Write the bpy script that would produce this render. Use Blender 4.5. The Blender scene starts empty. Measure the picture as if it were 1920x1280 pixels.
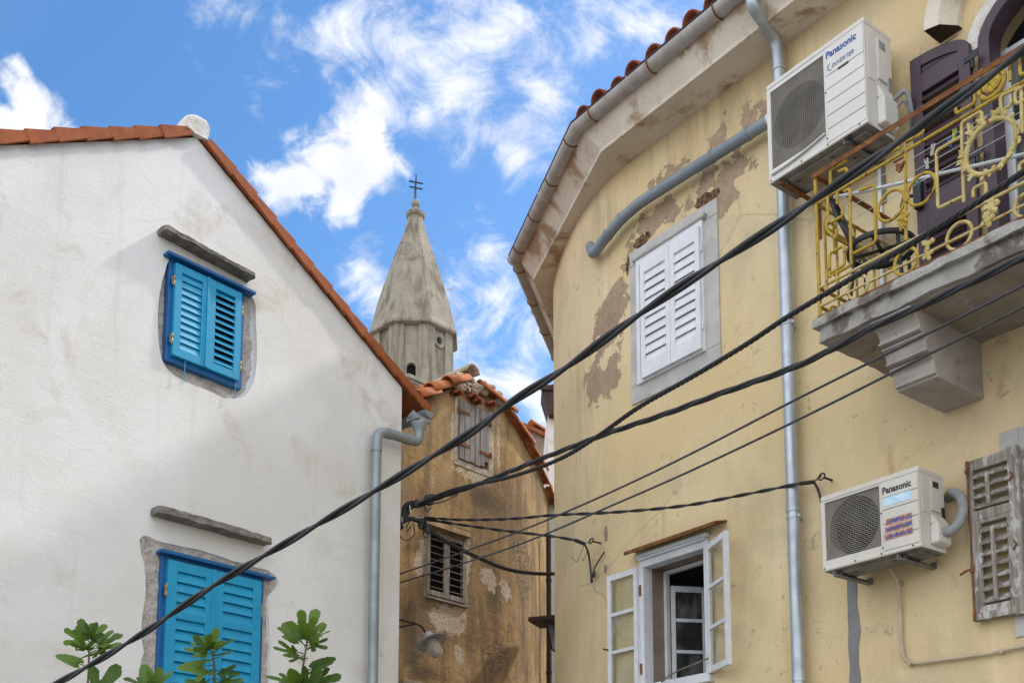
import bpy, bmesh, math, random
from mathutils import Vector, Matrix, noise as mnoise
R = math.radians
rnd = random.Random(7)
S = bpy.context.scene
COL = S.collection

# ------------------------------------------------------------------ camera
FPX, HOR, PITCH, EYE = 2050.0, 1640.0, R(7.0), 1.6
PPY = HOR - FPX * math.tan(PITCH)
cam_d = bpy.data.cameras.new('camera')
cam = bpy.data.objects.new('camera', cam_d)
COL.objects.link(cam)
cam.location = (0, 0, EYE)
cam.rotation_euler = (math.pi / 2 + PITCH, 0, 0)
cam_d.sensor_fit = 'HORIZONTAL'
cam_d.sensor_width = 36
cam_d.lens = FPX / 1920 * 36
cam_d.shift_y = (PPY - 640) / 1920
cam_d.clip_start, cam_d.clip_end = 0.05, 3000
S.camera = cam
CAM = Vector((0, 0, EYE))


def ray(px, py):
    xc, yc = (px - 960) / FPX, (PPY - py) / FPX
    c, s = math.cos(PITCH), math.sin(PITCH)
    return Vector((xc, c - yc * s, s + yc * c))


def atY(px, py, Y):
    d = ray(px, py)
    return CAM + d * (Y / d.y)


def atZ(px, py, z):
    d = ray(px, py)
    return CAM + d * ((z - EYE) / d.z)


class Wall:
    """a vertical plane: local x to the image's right along it, y into it, z up"""
    def __init__(s, vpx, px0, Y0, left, py0=None):
        d = ray(vpx, HOR); d.z = 0; d.normalize()
        s.right = d if left else -d
        s.into = Vector((-s.right.y, s.right.x, 0))
        o = atY(px0, HOR if py0 is None else py0, Y0); o.z = 0
        s.o = o
        s._mk()

    def _mk(s):
        r, i, o = s.right, s.into, s.o
        s.M = Matrix(((r.x, i.x, 0, o.x), (r.y, i.y, 0, o.y), (0, 0, 1, o.z), (0, 0, 0, 1)))
        s.Mi = s.M.inverted()

    def p(s, px, py, off=0.0):
        d = ray(px, py)
        q = s.o - s.into * off
        t = (q - CAM).dot(s.into) / d.dot(s.into)
        return s.Mi @ (CAM + d * t)

    def loc(s, w):
        return s.Mi @ Vector(w)


def line_wall(p, d_right):
    w = Wall.__new__(Wall)
    w.right = Vector((d_right[0], d_right[1], 0)).normalized()
    w.into = Vector((-w.right.y, w.right.x, 0))
    w.o = Vector((p[0], p[1], 0))
    w._mk()
    return w


# ------------------------------------------------------------------ mesh builder
class MB:
    def __init__(s):
        s.v, s.f, s.mi, s.sm = [], [], [], []

    def add(s, verts, faces, mi=0, smooth=False, M=None):
        b = len(s.v)
        s.v += [(M @ Vector(q)) if M is not None else Vector(q) for q in verts]
        for f in faces:
            s.f.append([b + i for i in f]); s.mi.append(mi); s.sm.append(smooth)
        return s

    def box(s, x0, x1, y0, y1, z0, z1, mi=0, M=None):
        if x0 > x1: x0, x1 = x1, x0
        if y0 > y1: y0, y1 = y1, y0
        if z0 > z1: z0, z1 = z1, z0
        v = [(x0, y0, z0), (x1, y0, z0), (x1, y1, z0), (x0, y1, z0), (x0, y0, z1), (x1, y0, z1), (x1, y1, z1), (x0, y1, z1)]
        return s.add(v, [(0, 3, 2, 1), (4, 5, 6, 7), (0, 1, 5, 4), (1, 2, 6, 5), (2, 3, 7, 6), (3, 0, 4, 7)], mi, False, M)

    def obox(s, c, h, rot, mi=0, M=None):
        T = Matrix.Translation(c) @ rot.to_4x4()
        if M is not None: T = M @ T
        return s.box(-h[0], h[0], -h[1], h[1], -h[2], h[2], mi, T)

    def beam(s, a, b, w, h, mi=0, up=(0, 0, 1), M=None):
        a, b = Vector(a), Vector(b)
        t = (b - a).normalized(); u = Vector(up)
        sx = t.cross(u)
        if sx.length < 1e-4: sx = t.cross(Vector((0, 1, 0)))
        sx.normalize(); uz = sx.cross(t)
        v = []
        for q in (a, b):
            for i, j in ((-1, -1), (1, -1), (1, 1), (-1, 1)):
                v.append(q + sx * (i * w / 2) + uz * (j * h / 2))
        return s.add(v, [(3, 2, 1, 0), (4, 5, 6, 7), (0, 1, 5, 4), (1, 2, 6, 5), (2, 3, 7, 6), (3, 0, 4, 7)], mi, False, M)

    def extrude(s, poly, vec, mi=0, M=None, smooth=False):
        """closed 3-D polygon swept along vec"""
        n = len(poly); vec = Vector(vec)
        v = [Vector(p) for p in poly] + [Vector(p) + vec for p in poly]
        nrm = Vector((0, 0, 0))
        for i in range(n):
            a, b = v[i], v[(i + 1) % n]
            nrm += a.cross(b)
        if nrm.dot(vec) > 0:
            f = [tuple(reversed(range(n))), tuple(range(n, 2 * n))] + [(i, (i + 1) % n, n + (i + 1) % n, n + i) for i in range(n)]
        else:
            f = [tuple(range(n)), tuple(reversed(range(n, 2 * n)))] + [((i + 1) % n, i, n + i, n + (i + 1) % n) for i in range(n)]
        return s.add(v, f, mi, smooth, M)

    def tube(s, pts, r, seg=8, closed=False, mi=0, caps=True, M=None, smooth=True, flat=1.0):
        pts = [Vector(p) for p in pts]; n = len(pts)
        rs = r if isinstance(r, (list, tuple)) else [r] * n
        T = []
        for i in range(n):
            a = pts[(i - 1) % n] if (closed or i > 0) else pts[0]
            b = pts[(i + 1) % n] if (closed or i < n - 1) else pts[-1]
            d = b - a
            T.append(d.normalized() if d.length > 1e-9 else Vector((0, 0, 1)))
        u = T[0].orthogonal().normalized()
        if abs(T[0].z) < .95:
            u = T[0].cross(Vector((0, 0, 1))).normalized()
        vs, fs = [], []
        for i in range(n):
            u = (u - T[i] * u.dot(T[i]))
            u = u.normalized() if u.length > 1e-6 else T[i].orthogonal().normalized()
            w = T[i].cross(u)
            for k in range(seg):
                a = 2 * math.pi * k / seg
                vs.append(pts[i] + (u * math.cos(a) + w * math.sin(a) * flat) * rs[i])
        m = n if closed else n - 1
        for i in range(m):
            j = (i + 1) % n
            for k in range(seg):
                l = (k + 1) % seg
                fs.append((i * seg + k, i * seg + l, j * seg + l, j * seg + k))
        s.add(vs, fs, mi, smooth, M)
        if caps and not closed:
            s.add(vs[:seg], [tuple(reversed(range(seg)))], mi, False, M)
            s.add(vs[-seg:], [tuple(range(seg))], mi, False, M)
        return s

    def lathe(s, prof, seg=24, M=None, mi=0, smooth=True, caps=True, a0=0.0):
        """profile of (r, z) turned about z"""
        vs, fs = [], []
        for r, z in prof:
            for k in range(seg):
                a = a0 + 2 * math.pi * k / seg
                vs.append((r * math.cos(a), r * math.sin(a), z))
        for i in range(len(prof) - 1):
            for k in range(seg):
                l = (k + 1) % seg
                fs.append((i * seg + k, i * seg + l, (i + 1) * seg + l, (i + 1) * seg + k))
        s.add(vs, fs, mi, smooth, M)
        if caps:
            if prof[0][0] > 1e-6: s.add(vs[:seg], [tuple(reversed(range(seg)))], mi, False, M)
            if prof[-1][0] > 1e-6: s.add(vs[-seg:], [tuple(range(seg))], mi, False, M)
        return s

    def sheet(s, outline, holes=(), y=0.0, depth=0.0, mi=0, M=None, hole_mi=None):
        """a face in the xz plane (front towards -y) with holes; hole edges turned in by depth"""
        bm = bmesh.new(); edges = []; loops = [outline] + list(holes)
        for L in loops:
            vv = [bm.verts.new((p[0], y, p[1])) for p in L]
            for i in range(len(vv)):
                edges.append(bm.edges.new((vv[i], vv[(i + 1) % len(vv)])))
        bmesh.ops.triangle_fill(bm, use_beauty=True, use_dissolve=False, edges=edges, normal=(0, -1, 0))
        bm.verts.index_update()
        vs = [v.co.copy() for v in bm.verts]
        fs = []
        for f in bm.faces:
            ids = [v.index for v in f.verts]
            if f.normal.y > 0: ids.reverse()
            fs.append(tuple(ids))
        bm.free()
        s.add(vs, fs, mi, False, M)
        if depth:
            for L in holes:
                n = len(L)
                area = sum(L[i][0] * L[(i + 1) % n][1] - L[(i + 1) % n][0] * L[i][1] for i in range(n))
                q = L if area > 0 else list(reversed(L))
                v = [(p[0], y, p[1]) for p in q] + [(p[0], y + depth, p[1]) for p in q]
                s.add(v, [(i, n + i, n + (i + 1) % n, (i + 1) % n)[::-1] for i in range(n)], mi if hole_mi is None else hole_mi, False, M)
        return s

    def build(s, name, mats, parent=None, bevel=0.0, M=None, seg=2, angle=35):
        me = bpy.data.meshes.new(name)
        me.from_pydata([tuple(q) for q in s.v], [], s.f)
        for m in (mats if isinstance(mats, (list, tuple)) else [mats]):
            me.materials.append(m)
        me.polygons.foreach_set('material_index', s.mi)
        me.polygons.foreach_set('use_smooth', s.sm)
        me.update()
        o = bpy.data.objects.new(name, me)
        COL.objects.link(o)
        if parent is not None: o.parent = parent
        if M is not None: o.matrix_local = M
        if bevel:
            b = o.modifiers.new('bevel', 'BEVEL'); b.width = bevel; b.segments = seg
            b.limit_method = 'ANGLE'; b.angle_limit = R(angle)
        return o


def thing(name, label, cat, M=None, group=None):
    o = bpy.data.objects.new(name, None)
    o.empty_display_size = .2
    COL.objects.link(o)
    if M is not None: o.matrix_world = M
    o['label'] = label; o['category'] = cat
    if group: o['group'] = group
    return o


def tag(o, label, cat, group=None):
    o['label'] = label; o['category'] = cat
    if group: o['group'] = group
    return o


def struct(o):
    o['kind'] = 'structure'; return o


def smooth_path(pts, n=8, closed=False):
    """Catmull-Rom through the points"""
    P = [Vector(p) for p in pts]; out = []; m = len(P)
    rng = range(m if closed else m - 1)
    for i in rng:
        if closed:
            p0, p1, p2, p3 = P[(i - 1) % m], P[i], P[(i + 1) % m], P[(i + 2) % m]
        else:
            p0, p1, p2, p3 = P[max(i - 1, 0)], P[i], P[i + 1], P[min(i + 2, m - 1)]
        for k in range(n):
            t = k / n
            out.append(.5 * ((2 * p1) + (p2 - p0) * t + (2 * p0 - 5 * p1 + 4 * p2 - p3) * t * t + (3 * p1 - p0 - 3 * p2 + p3) * t ** 3))
    if not closed: out.append(P[-1])
    return out


def fillet(pts, r, n=6):
    """round the corners of an open polyline"""
    P = [Vector(p) for p in pts]; out = [P[0]]
    for i in range(1, len(P) - 1):
        a, b, c = P[i - 1], P[i], P[i + 1]
        d1, d2 = (a - b), (c - b)
        q = min(r, d1.length * .49, d2.length * .49)
        s, e = b + d1.normalized() * q, b + d2.normalized() * q
        for k in range(n + 1):
            t = k / n
            out.append(s * (1 - t) ** 2 + b * 2 * t * (1 - t) + e * t * t)
    out.append(P[-1])
    return out


def mesh_text(txt, size, bold=0.0, extrude=0.0008, shear=0.0, spacing=1.0):
    cu = bpy.data.curves.new('lettering', 'FONT')
    cu.body = txt; cu.size = size; cu.offset = bold; cu.extrude = extrude; cu.shear = shear; cu.space_character = spacing
    cu.resolution_u = 3
    ob = bpy.data.objects.new('lettering', cu)
    COL.objects.link(ob)
    dg = bpy.context.evaluated_depsgraph_get()
    me = bpy.data.meshes.new_from_object(ob.evaluated_get(dg))
    vs = [v.co.copy() for v in me.vertices]; fs = [tuple(p.vertices) for p in me.polygons]
    bpy.data.objects.remove(ob); bpy.data.curves.remove(cu); bpy.data.meshes.remove(me)
    return vs, fs


# ------------------------------------------------------------------ materials
class G:
    def __init__(s, name, world=None):
        if world is None:
            s.m = bpy.data.materials.new(name); s.m.use_nodes = True
            s.nt = s.m.node_tree; s.b = s.nt.nodes['Principled BSDF']
        else:
            s.nt = world.node_tree

    def n(s, t, **kw):
        x = s.nt.nodes.new(t)
        for k, v in kw.items(): setattr(x, k, v)
        return x

    def put(s, a, sock):
        if isinstance(a, bpy.types.NodeSocket): s.nt.links.new(a, sock)
        else:
            if hasattr(sock.default_value, '__len__') and hasattr(a, '__len__') and len(a) == 3 and len(sock.default_value) == 4: a = (*a, 1)
            sock.default_value = a

    def obj(s):
        return s.n('ShaderNodeTexCoord').outputs['Object']

    def map(s, v, loc=(0, 0, 0), rot=(0, 0, 0), sc=(1, 1, 1), kind='POINT'):
        x = s.n('ShaderNodeMapping', vector_type=kind)
        s.put(v, x.inputs[0]); x.inputs[1].default_value = loc; x.inputs[2].default_value = rot; x.inputs[3].default_value = sc
        return x.outputs[0]

    def noise(s, v, scale, detail=5, rough=.55, dist=0.0):
        x = s.n('ShaderNodeTexNoise'); s.put(v, x.inputs['Vector'])
        x.inputs['Scale'].default_value = scale; x.inputs['Detail'].default_value = detail
        x.inputs['Roughness'].default_value = rough; x.inputs['Distortion'].default_value = dist
        return x.outputs[0]

    def voro(s, v, scale, feature='F1', rand=1.0):
        x = s.n('ShaderNodeTexVoronoi', feature=feature); s.put(v, x.inputs['Vector'])
        x.inputs['Scale'].default_value = scale; x.inputs['Randomness'].default_value = rand
        return x.outputs[0]

    def sm(s, f, a, b, lo=0.0, hi=1.0):
        x = s.n('ShaderNodeMapRange', interpolation_type='SMOOTHSTEP')
        s.put(f, x.inputs[0]); x.inputs[1].default_value = a; x.inputs[2].default_value = b; x.inputs[3].default_value = lo; x.inputs[4].default_value = hi
        return x.outputs[0]

    def mix(s, f, a, b, mode='MIX'):
        x = s.n('ShaderNodeMix', data_type='RGBA', blend_type=mode)
        s.put(f, x.inputs[0]); s.put(a, x.inputs[6]); s.put(b, x.inputs[7])
        return x.outputs[2]

    def ma(s, op, a, b=0.0, clamp=False):
        x = s.n('ShaderNodeMath', operation=op); x.use_clamp = clamp
        s.put(a, x.inputs[0]); s.put(b, x.inputs[1])
        return x.outputs[0]

    def blobs(s, v, L):
        """largest of 1 - distance over ellipses (cx, cz, rx, rz, turn)"""
        out = None
        for cx, cz, rx, rz, rot in L:
            q = s.map(v, (cx, 0, cz), (0, -rot, 0), (rx, 1e4, rz), 'TEXTURE')
            l = s.n('ShaderNodeVectorMath', operation='LENGTH'); s.put(q, l.inputs[0])
            d = s.ma('SUBTRACT', 1.0, l.outputs['Value'])
            out = d if out is None else s.ma('MAXIMUM', out, d)
        return out

    def cracks(s, v, scale, width, warp=.35, where=None):
        """thin broken lines"""
        w = s.n('ShaderNodeTexNoise'); s.put(v, w.inputs['Vector']); w.inputs['Scale'].default_value = scale * 1.6; w.inputs['Detail'].default_value = 6
        a = s.n('ShaderNodeVectorMath', operation='MULTIPLY_ADD'); s.put(w.outputs['Color'], a.inputs[0]); a.inputs[1].default_value = (warp,) * 3; s.put(v, a.inputs[2])
        e = s.voro(a.outputs[0], scale, 'DISTANCE_TO_EDGE')
        return s.ma('MULTIPLY', s.sm(e, width, width * .25), s.sm(s.noise(s.map(v, (5, 2, 8)), scale * .9, 4, .6), .50, .62))

    def bump(s, h, strength=.3, dist=.01, nrm=None):
        x = s.n('ShaderNodeBump'); s.put(h, x.inputs['Height'])
        x.inputs['Strength'].default_value = strength; x.inputs['Distance'].default_value = dist
        if nrm is not None: s.put(nrm, x.inputs['Normal'])
        return x.outputs[0]

    def fin(s, col, rough=.8, nrm=None, metal=0.0, spec=.3):
        s.put(col, s.b.inputs['Base Color']); s.put(rough, s.b.inputs['Roughness'])
        s.put(metal, s.b.inputs['Metallic']); s.put(spec, s.b.inputs['Specular IOR Level'])
        if nrm is not None: s.put(nrm, s.b.inputs['Normal'])
        return s.m


def worn(name, c1, c2, scale=6, rough=.75, bump=.2, bd=.004, metal=0.0, spec=.3, c3=None, c3_at=(.6, .72), c3_scale=None, fine=90, stretch=(1, 1, 1), rough2=None):
    g = G(name); v = g.map(g.obj(), sc=stretch)
    a = g.noise(v, scale, 6, .6)
    col = g.mix(g.sm(a, .32, .68), c1, c2)
    if c3 is not None:
        k = g.sm(g.noise(v, c3_scale or scale * 2.3, 7, .65, .3), *c3_at)
        col = g.mix(k, col, c3)
    f = g.noise(v, fine, 4, .6)
    col = g.mix(.25, col, g.mix(f, (.55, .55, .55), (1.35, 1.35, 1.35)), 'MULTIPLY')
    nr = g.bump(g.ma('ADD', g.ma('MULTIPLY', a, .6), f), bump, bd)
    r = rough if rough2 is None else g.sm(a, .3, .7, rough, rough2)
    return g.fin(col, r, nr, metal, spec)


MAT = {}
SKY_SAT, SKY_VAL, CLOUD, BACK_FILL, EXPO = 1.28, 1.36, 7.3, 15.2, .66
# ------------------------------------------------------------------ the walls' planes
WL = Wall(2780, 742, 10.8, True)          # white house gable
WR = Wall(-600, 1540, 8.8, False)         # yellow house, street front
ZE = 8.5                                  # underside of the yellow house's cornice
E1, E2, E3 = atZ(1127, 285, ZE), atZ(1000, 525, ZE), atZ(1034, 610, ZE)
SOFF = 0.33
WR.o = E1 + WR.into * SOFF; WR.o.z = 0; WR._mk()
WR.o = WR.M @ Vector((WR.p(1540, 1100).x, 0, 0)); WR.o.z = 0; WR._mk()
d2 = (E1 - E2); d2.z = 0
W2 = line_wall(E2, d2); W2.o = W2.o + W2.into * SOFF; W2._mk()
d3 = (E2 - E3); d3.z = 0
W3 = line_wall(E2, d3); W3.o = W3.o + W3.into * SOFF; W3._mk()
WT = Wall(2780, 742, 15.0, True)          # ochre house behind


def cross2(w1, w2, o1=0.0, o2=0.0):
    """ground point where two wall planes, moved out by o1, o2, meet"""
    p, r = w1.o - w1.into * o1, w1.right
    q, s = w2.o - w2.into * o2, w2.right
    k = r.x * s.y - r.y * s.x
    t = ((q.x - p.x) * s.y - (q.y - p.y) * s.x) / k
    return Vector((p.x + r.x * t, p.y + r.y * t, 0))


def pb(w, x0, y0, x1, y1, rz, off=0.0):
    a, b = w.p(x0, y0, off), w.p(x1, y1, off)
    return ((a.x + b.x) / 2, (a.z + b.z) / 2, max(math.hypot(b.x - a.x, b.z - a.z) / 2, .01), rz, math.atan2(b.z - a.z, b.x - a.x))


# ------------------------------------------------------------------ materials
def plaster_white():
    g = G('white_plaster'); v = g.obj()
    big = g.noise(v, .55, 7, .62, .4); mid = g.noise(g.map(v, (4, 1, 2)), 2.2, 7, .66, .5); fine = g.noise(v, 55, 5, .7)
    grit = g.noise(v, 170, 3, .6)
    col = g.mix(g.sm(big, .38, .64), (.66, .645, .615), (.73, .725, .715))
    k = g.ma('MULTIPLY', g.sm(mid, .50, .68), g.sm(g.noise(v, .9, 3, .5), .42, .60))
    col = g.mix(g.ma('MULTIPLY', k, .72), col, (.52, .455, .375))
    col = g.mix(g.ma('MULTIPLY', g.sm(g.noise(g.map(v, sc=(1.6, 1, .5)), 1.3, 5, .6), .56, .72), .25), col, (.60, .57, .53))
    col = g.mix(.42, col, g.mix(fine, (.60, .59, .58), (1.3, 1.3, 1.3)), 'MULTIPLY')
    dr = g.noise(g.map(v, (3, 0, 1), sc=(5.5, 1, .3)), 1.2, 6, .62)
    col = g.mix(g.ma('MULTIPLY', g.sm(dr, .56, .74), .30), col, (.47, .45, .42))
    ck = g.cracks(v, .75, .010)
    col = g.mix(g.ma('MULTIPLY', ck, .10), col, (.36, .33, .29))
    tro = g.noise(g.map(v, rot=(0, .5, 0), sc=(1, 1, 3.2)), 3.0, 5, .55, 1.2)
    h = g.ma('ADD', g.ma('ADD', g.ma('MULTIPLY', mid, 1.6), g.ma('MULTIPLY', tro, .8)), g.ma('ADD', fine, g.ma('MULTIPLY', grit, .5)))
    return g.fin(col, .92, g.bump(h, .5, .007), spec=.15)


def plaster_yellow():
    g = G('yellow_plaster'); v = g.obj()
    P = lambda *a: pb(WR, *a)
    B = lambda *a: pb(WR, *a)
    peel = g.blobs(v, [P(1370, 250, 1445, 190, .24), P(1310, 285, 1390, 225, .16), P(1225, 345, 1335, 272, .13), P(1180, 435, 1320, 366, .19),
                       P(1290, 355, 1450, 290, .34), P(1330, 390, 1410, 345, .16), P(1182, 450, 1150, 620, .20),
                       P(1165, 540, 1100, 690, .30), P(1125, 620, 1068, 815, .30), P(1165, 620, 1125, 750, .2)])
    n1 = g.noise(v, 3.2, 8, .62, .35); n2 = g.noise(v, 9, 8, .68, .4)
    e = g.ma('ADD', g.ma('MULTIPLY', peel, .80), g.ma('ADD', g.ma('MULTIPLY', g.ma('SUBTRACT', n1, .5), 2.3), g.ma('MULTIPLY', g.ma('SUBTRACT', n2, .5), 1.5)))
    e = g.ma('ADD', e, g.ma('MULTIPLY', g.ma('SUBTRACT', g.noise(g.map(v, (4, 4, 4)), 2.1, 3, .5, .5), .56), 1.9))
    peeled = g.sm(e, .17, .215)
    deep = g.blobs(v, [P(1298, 388, 1352, 358, .075), P(1186, 462, 1222, 440, .075), P(1178, 480, 1176, 520, .03)])
    dp = g.sm(g.ma('ADD', deep, g.ma('MULTIPLY', g.ma('SUBTRACT', n2, .5), 1.5)), .15, .22)
    big = g.noise(v, .5, 6, .6, .3); mid = g.noise(g.map(v, sc=(1.3, 1, .55)), 1.7, 7, .64, .4)
    fine = g.noise(v, 42, 5, .7)
    col = g.mix(g.sm(big, .36, .64), (.635, .49, .27), (.695, .555, .34))
    col = g.mix(g.ma('MULTIPLY', g.sm(mid, .50, .66), .55), col, (.53, .425, .255))
    wash = g.noise(g.map(v, (2, 0, 7), sc=(2.6, 1, .35)), 1.5, 6, .6)
    col = g.mix(g.ma('MULTIPLY', g.sm(wash, .55, .75), .42), col, (.80, .68, .47))
    # small grey scuffs where the paint has flaked to the undercoat
    sc = g.ma('MULTIPLY', g.sm(g.noise(v, 7.5, 8, .72, .8), .605, .63), g.sm(g.noise(g.map(v, (9, 3, 1)), 1.3, 3, .5), .47, .56))
    col = g.mix(g.ma('MULTIPLY', sc, .75), col, (.36, .30, .22))
    dr = g.noise(g.map(v, (6, 0, 3), sc=(6, 1, .28)), 1.1, 6, .64)
    col = g.mix(g.ma('MULTIPLY', g.sm(dr, .55, .74), .34), col, (.45, .365, .24))
    ev = g.blobs(v, [P(1200, 330, 1560, 40, .6), P(1080, 500, 1180, 330, .6), P(1055, 560, 1075, 900, .35)])
    run_ = g.noise(g.map(v, (2, 7, 1), sc=(7, 1, .5)), 1.3, 7, .66, .3)
    col = g.mix(g.ma('MULTIPLY', g.sm(g.ma('ADD', ev, g.ma('MULTIPLY', g.ma('SUBTRACT', run_, .5), 3.2)), .15, 1.1), .62), col, (.40, .30, .185))
    dirt = g.noise(g.map(v, (1, 5, 2)), 1.05, 7, .66, .6)
    col = g.mix(g.ma('MULTIPLY', g.sm(dirt, .52, .66), .42), col, (.47, .40, .29))
    ck = g.cracks(v, .62, .009)
    col = g.mix(g.ma('MULTIPLY', ck, .28), col, (.34, .27, .17))
    # rust run-offs
    rust = g.blobs(v, [P(1668, 815, 1672, 925, .035), P(1885, 660, 1868, 800, .05), P(1862, 640, 1900, 640, .05)])
    rk = g.sm(g.ma('ADD', rust, g.ma('MULTIPLY', g.ma('SUBTRACT', n1, .5), 2.2)), -.1, 1.0)
    col = g.mix(g.ma('MULTIPLY', g.ma('MULTIPLY', rk, g.sm(n2, .3, .6)), .55), col, (.42, .22, .085))
    under = g.mix(g.sm(n2, .35, .65), (.32, .225, .15), (.40, .295, .205))
    under = g.mix(g.ma('MULTIPLY', g.sm(g.noise(v, 26, 4, .6), .55, .65), .5), under, (.24, .16, .10))
    col = g.mix(peeled, col, under)
    col = g.mix(dp, col, g.mix(g.sm(g.noise(v, 22, 5, .6), .4, .6), (.06, .035, .02), (.22, .13, .075)))
    col = g.mix(.46, col, g.mix(fine, (.60, .59, .57), (1.32, 1.32, 1.32)), 'MULTIPLY')
    h = g.ma('ADD', g.ma('MULTIPLY', mid, 1.4), g.ma('ADD', fine, g.ma('MULTIPLY', n2, .8)))
    und = g.noise(v, 1.3, 4, .5, .6)
    nr = g.bump(g.ma('SUBTRACT', g.ma('ADD', h, g.ma('MULTIPLY', und, 3.0)), ck), .45, .008)
    nr = g.bump(g.ma('ADD', g.ma('MULTIPLY', peeled, -1.0), g.ma('MULTIPLY', dp, -3.0)), .8, .012, nr)
    return g.fin(col, .9, nr, spec=.15)


def plaster_ochre():
    g = G('ochre_plaster'); v = g.obj()
    P = lambda *a: pb(WT, *a)
    n1 = g.noise(v, 1.9, 8, .66, .5); n2 = g.noise(v, 7, 7, .66, .4); fine = g.noise(v, 34, 5, .7)
    st = g.noise(g.map(v, sc=(2.4, 1, .5)), 1.0, 7, .66, .4)
    col = g.mix(g.sm(n1, .36, .64), (.37, .235, .10), (.50, .34, .17))
    col = g.mix(g.ma('MULTIPLY', g.sm(st, .40, .60), .8), col, (.185, .13, .08))
    sm_ = g.blobs(v, [P(760, 1090, 780, 1280, .35), P(880, 1080, 960, 1090, .75), P(800, 1230, 800, 1290, .55), P(850, 905, 960, 960, .3), P(780, 880, 800, 1000, .3)])
    soot = g.sm(g.ma('ADD', g.ma('MULTIPLY', sm_, .7), g.ma('MULTIPLY', g.ma('SUBTRACT', n1, .5), 1.9)), .05, .65)
    col = g.mix(g.ma('MULTIPLY', soot, .78), col, (.095, .075, .052))
    wh = g.blobs(v, [P(783, 1090, 800, 1000, .16), P(800, 1150, 880, 1170, .32), P(878, 1010, 872, 1120, .10), P(855, 880, 930, 905, .12), P(850, 760, 850, 880, .07),
                     P(935, 770, 936, 890, .05), P(860, 1200, 862, 1250, .11), P(905, 1060, 930, 1110, .2), P(945, 1080, 955, 1130, .18)])
    wk = g.sm(g.ma('ADD', wh, g.ma('ADD', g.ma('MULTIPLY', g.ma('SUBTRACT', n2, .5), 2.4), g.ma('MULTIPLY', g.ma('SUBTRACT', n1, .5), 1.0))), .12, .34)
    col = g.mix(g.ma('MULTIPLY', wk, .8), col, g.mix(g.sm(fine, .4, .6), (.46, .37, .27), (.60, .52, .42)))
    crumble = g.sm(g.ma('ADD', g.ma('MULTIPLY', g.ma('SUBTRACT', n2, .5), 1.6), g.blobs(v, [P(985, 1000, 1000, 1130, .34), P(900, 1240, 960, 1230, .3)])), .1, .16)
    rub = g.noise(g.map(v, sc=(1, 1, 1.5)), 11, 6, .7, .8)
    col = g.mix(g.ma('MULTIPLY', crumble, .75), col, g.mix(g.sm(rub, .36, .62), (.50, .37, .23), (.20, .13, .075)))
    col = g.mix(.62, col, g.mix(fine, (.45, .44, .42), (1.45, 1.44, 1.42)), 'MULTIPLY')
    h = g.ma('ADD', g.ma('MULTIPLY', n2, 2.2), g.ma('MULTIPLY', fine, 1.3))
    nr = g.bump(h, .75, .018)
    nr = g.bump(g.ma('ADD', g.ma('MULTIPLY', crumble, g.ma('SUBTRACT', g.ma('MULTIPLY', rub, -2.2), .2)), g.ma('MULTIPLY', wk, -.25)), .9, .03, nr)
    return g.fin(col, .93, nr, spec=.1)


def stone_tower():
    g = G('tower_stone'); v = g.obj()
    st = g.noise(g.map(v, sc=(1.7, 1.7, .22)), 1.1, 8, .68, .4); n2 = g.noise(v, 2.6, 8, .68, .4); fine = g.noise(v, 14, 5, .7)
    col = g.mix(g.sm(n2, .34, .66), (.29, .25, .195), (.355, .315, .25))
    col = g.mix(g.ma('MULTIPLY', g.sm(st, .45, .62), .78), col, (.125, .108, .084))
    col = g.mix(.4, col, g.mix(fine, (.5, .5, .5), (1.35, 1.35, 1.35)), 'MULTIPLY')
    return g.fin(col, .92, g.bump(g.ma('ADD', n2, fine), .4, .04), spec=.1)


def block_stone():
    g = G('block_stone'); v = g.obj()
    b = g.n('ShaderNodeTexBrick'); q = g.n('ShaderNodeSeparateXYZ'); g.put(v, q.inputs[0])
    c = g.n('ShaderNodeCombineXYZ'); g.put(g.ma('ADD', q.outputs[0], q.outputs[1]), c.inputs[0]); g.put(q.outputs[2], c.inputs[1])
    g.put(c.outputs[0], b.inputs['Vector'])
    b.inputs['Color1'].default_value = (.56, .49, .43, 1); b.inputs['Color2'].default_value = (.47, .40, .34, 1); b.inputs['Mortar'].default_value = (.27, .23, .19, 1)
    b.inputs['Scale'].default_value = 1.0; b.inputs['Mortar Size'].default_value = .022; b.inputs['Brick Width'].default_value = .62; b.inputs['Row Height'].default_value = .38
    n2 = g.noise(v, 5, 7, .66)
    col = g.mix(.55, b.outputs[0], g.mix(n2, (.5, .5, .5), (1.4, 1.38, 1.35)), 'MULTIPLY')
    return g.fin(col, .9, g.bump(g.ma('ADD', g.ma('MULTIPLY', b.outputs['Fac'], -1.0), g.ma('MULTIPLY', n2, .5)), .6, .03), spec=.1)


def wood_grey(name, c1, c2, paint=None, amt=.5):
    g = G(name); v = g.obj()
    gr = g.noise(g.map(v, sc=(26, 26, 1.6)), 1.6, 7, .62, .6); n2 = g.noise(g.map(v, sc=(1.6, 1.6, .7)), 9, 8, .7, .3); fine = g.noise(g.map(v, sc=(5, 5, .6)), 30, 4, .6)
    col = g.mix(g.sm(gr, .34, .66), c1, c2)
    if paint is not None:
        col = g.mix(g.sm(n2, amt, amt + .07), col, paint)
    col = g.mix(.4, col, g.mix(fine, (.5, .48, .46), (1.4, 1.4, 1.4)), 'MULTIPLY')
    return g.fin(col, .85, g.bump(g.ma('ADD', gr, fine), .5, .004), spec=.2)


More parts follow.
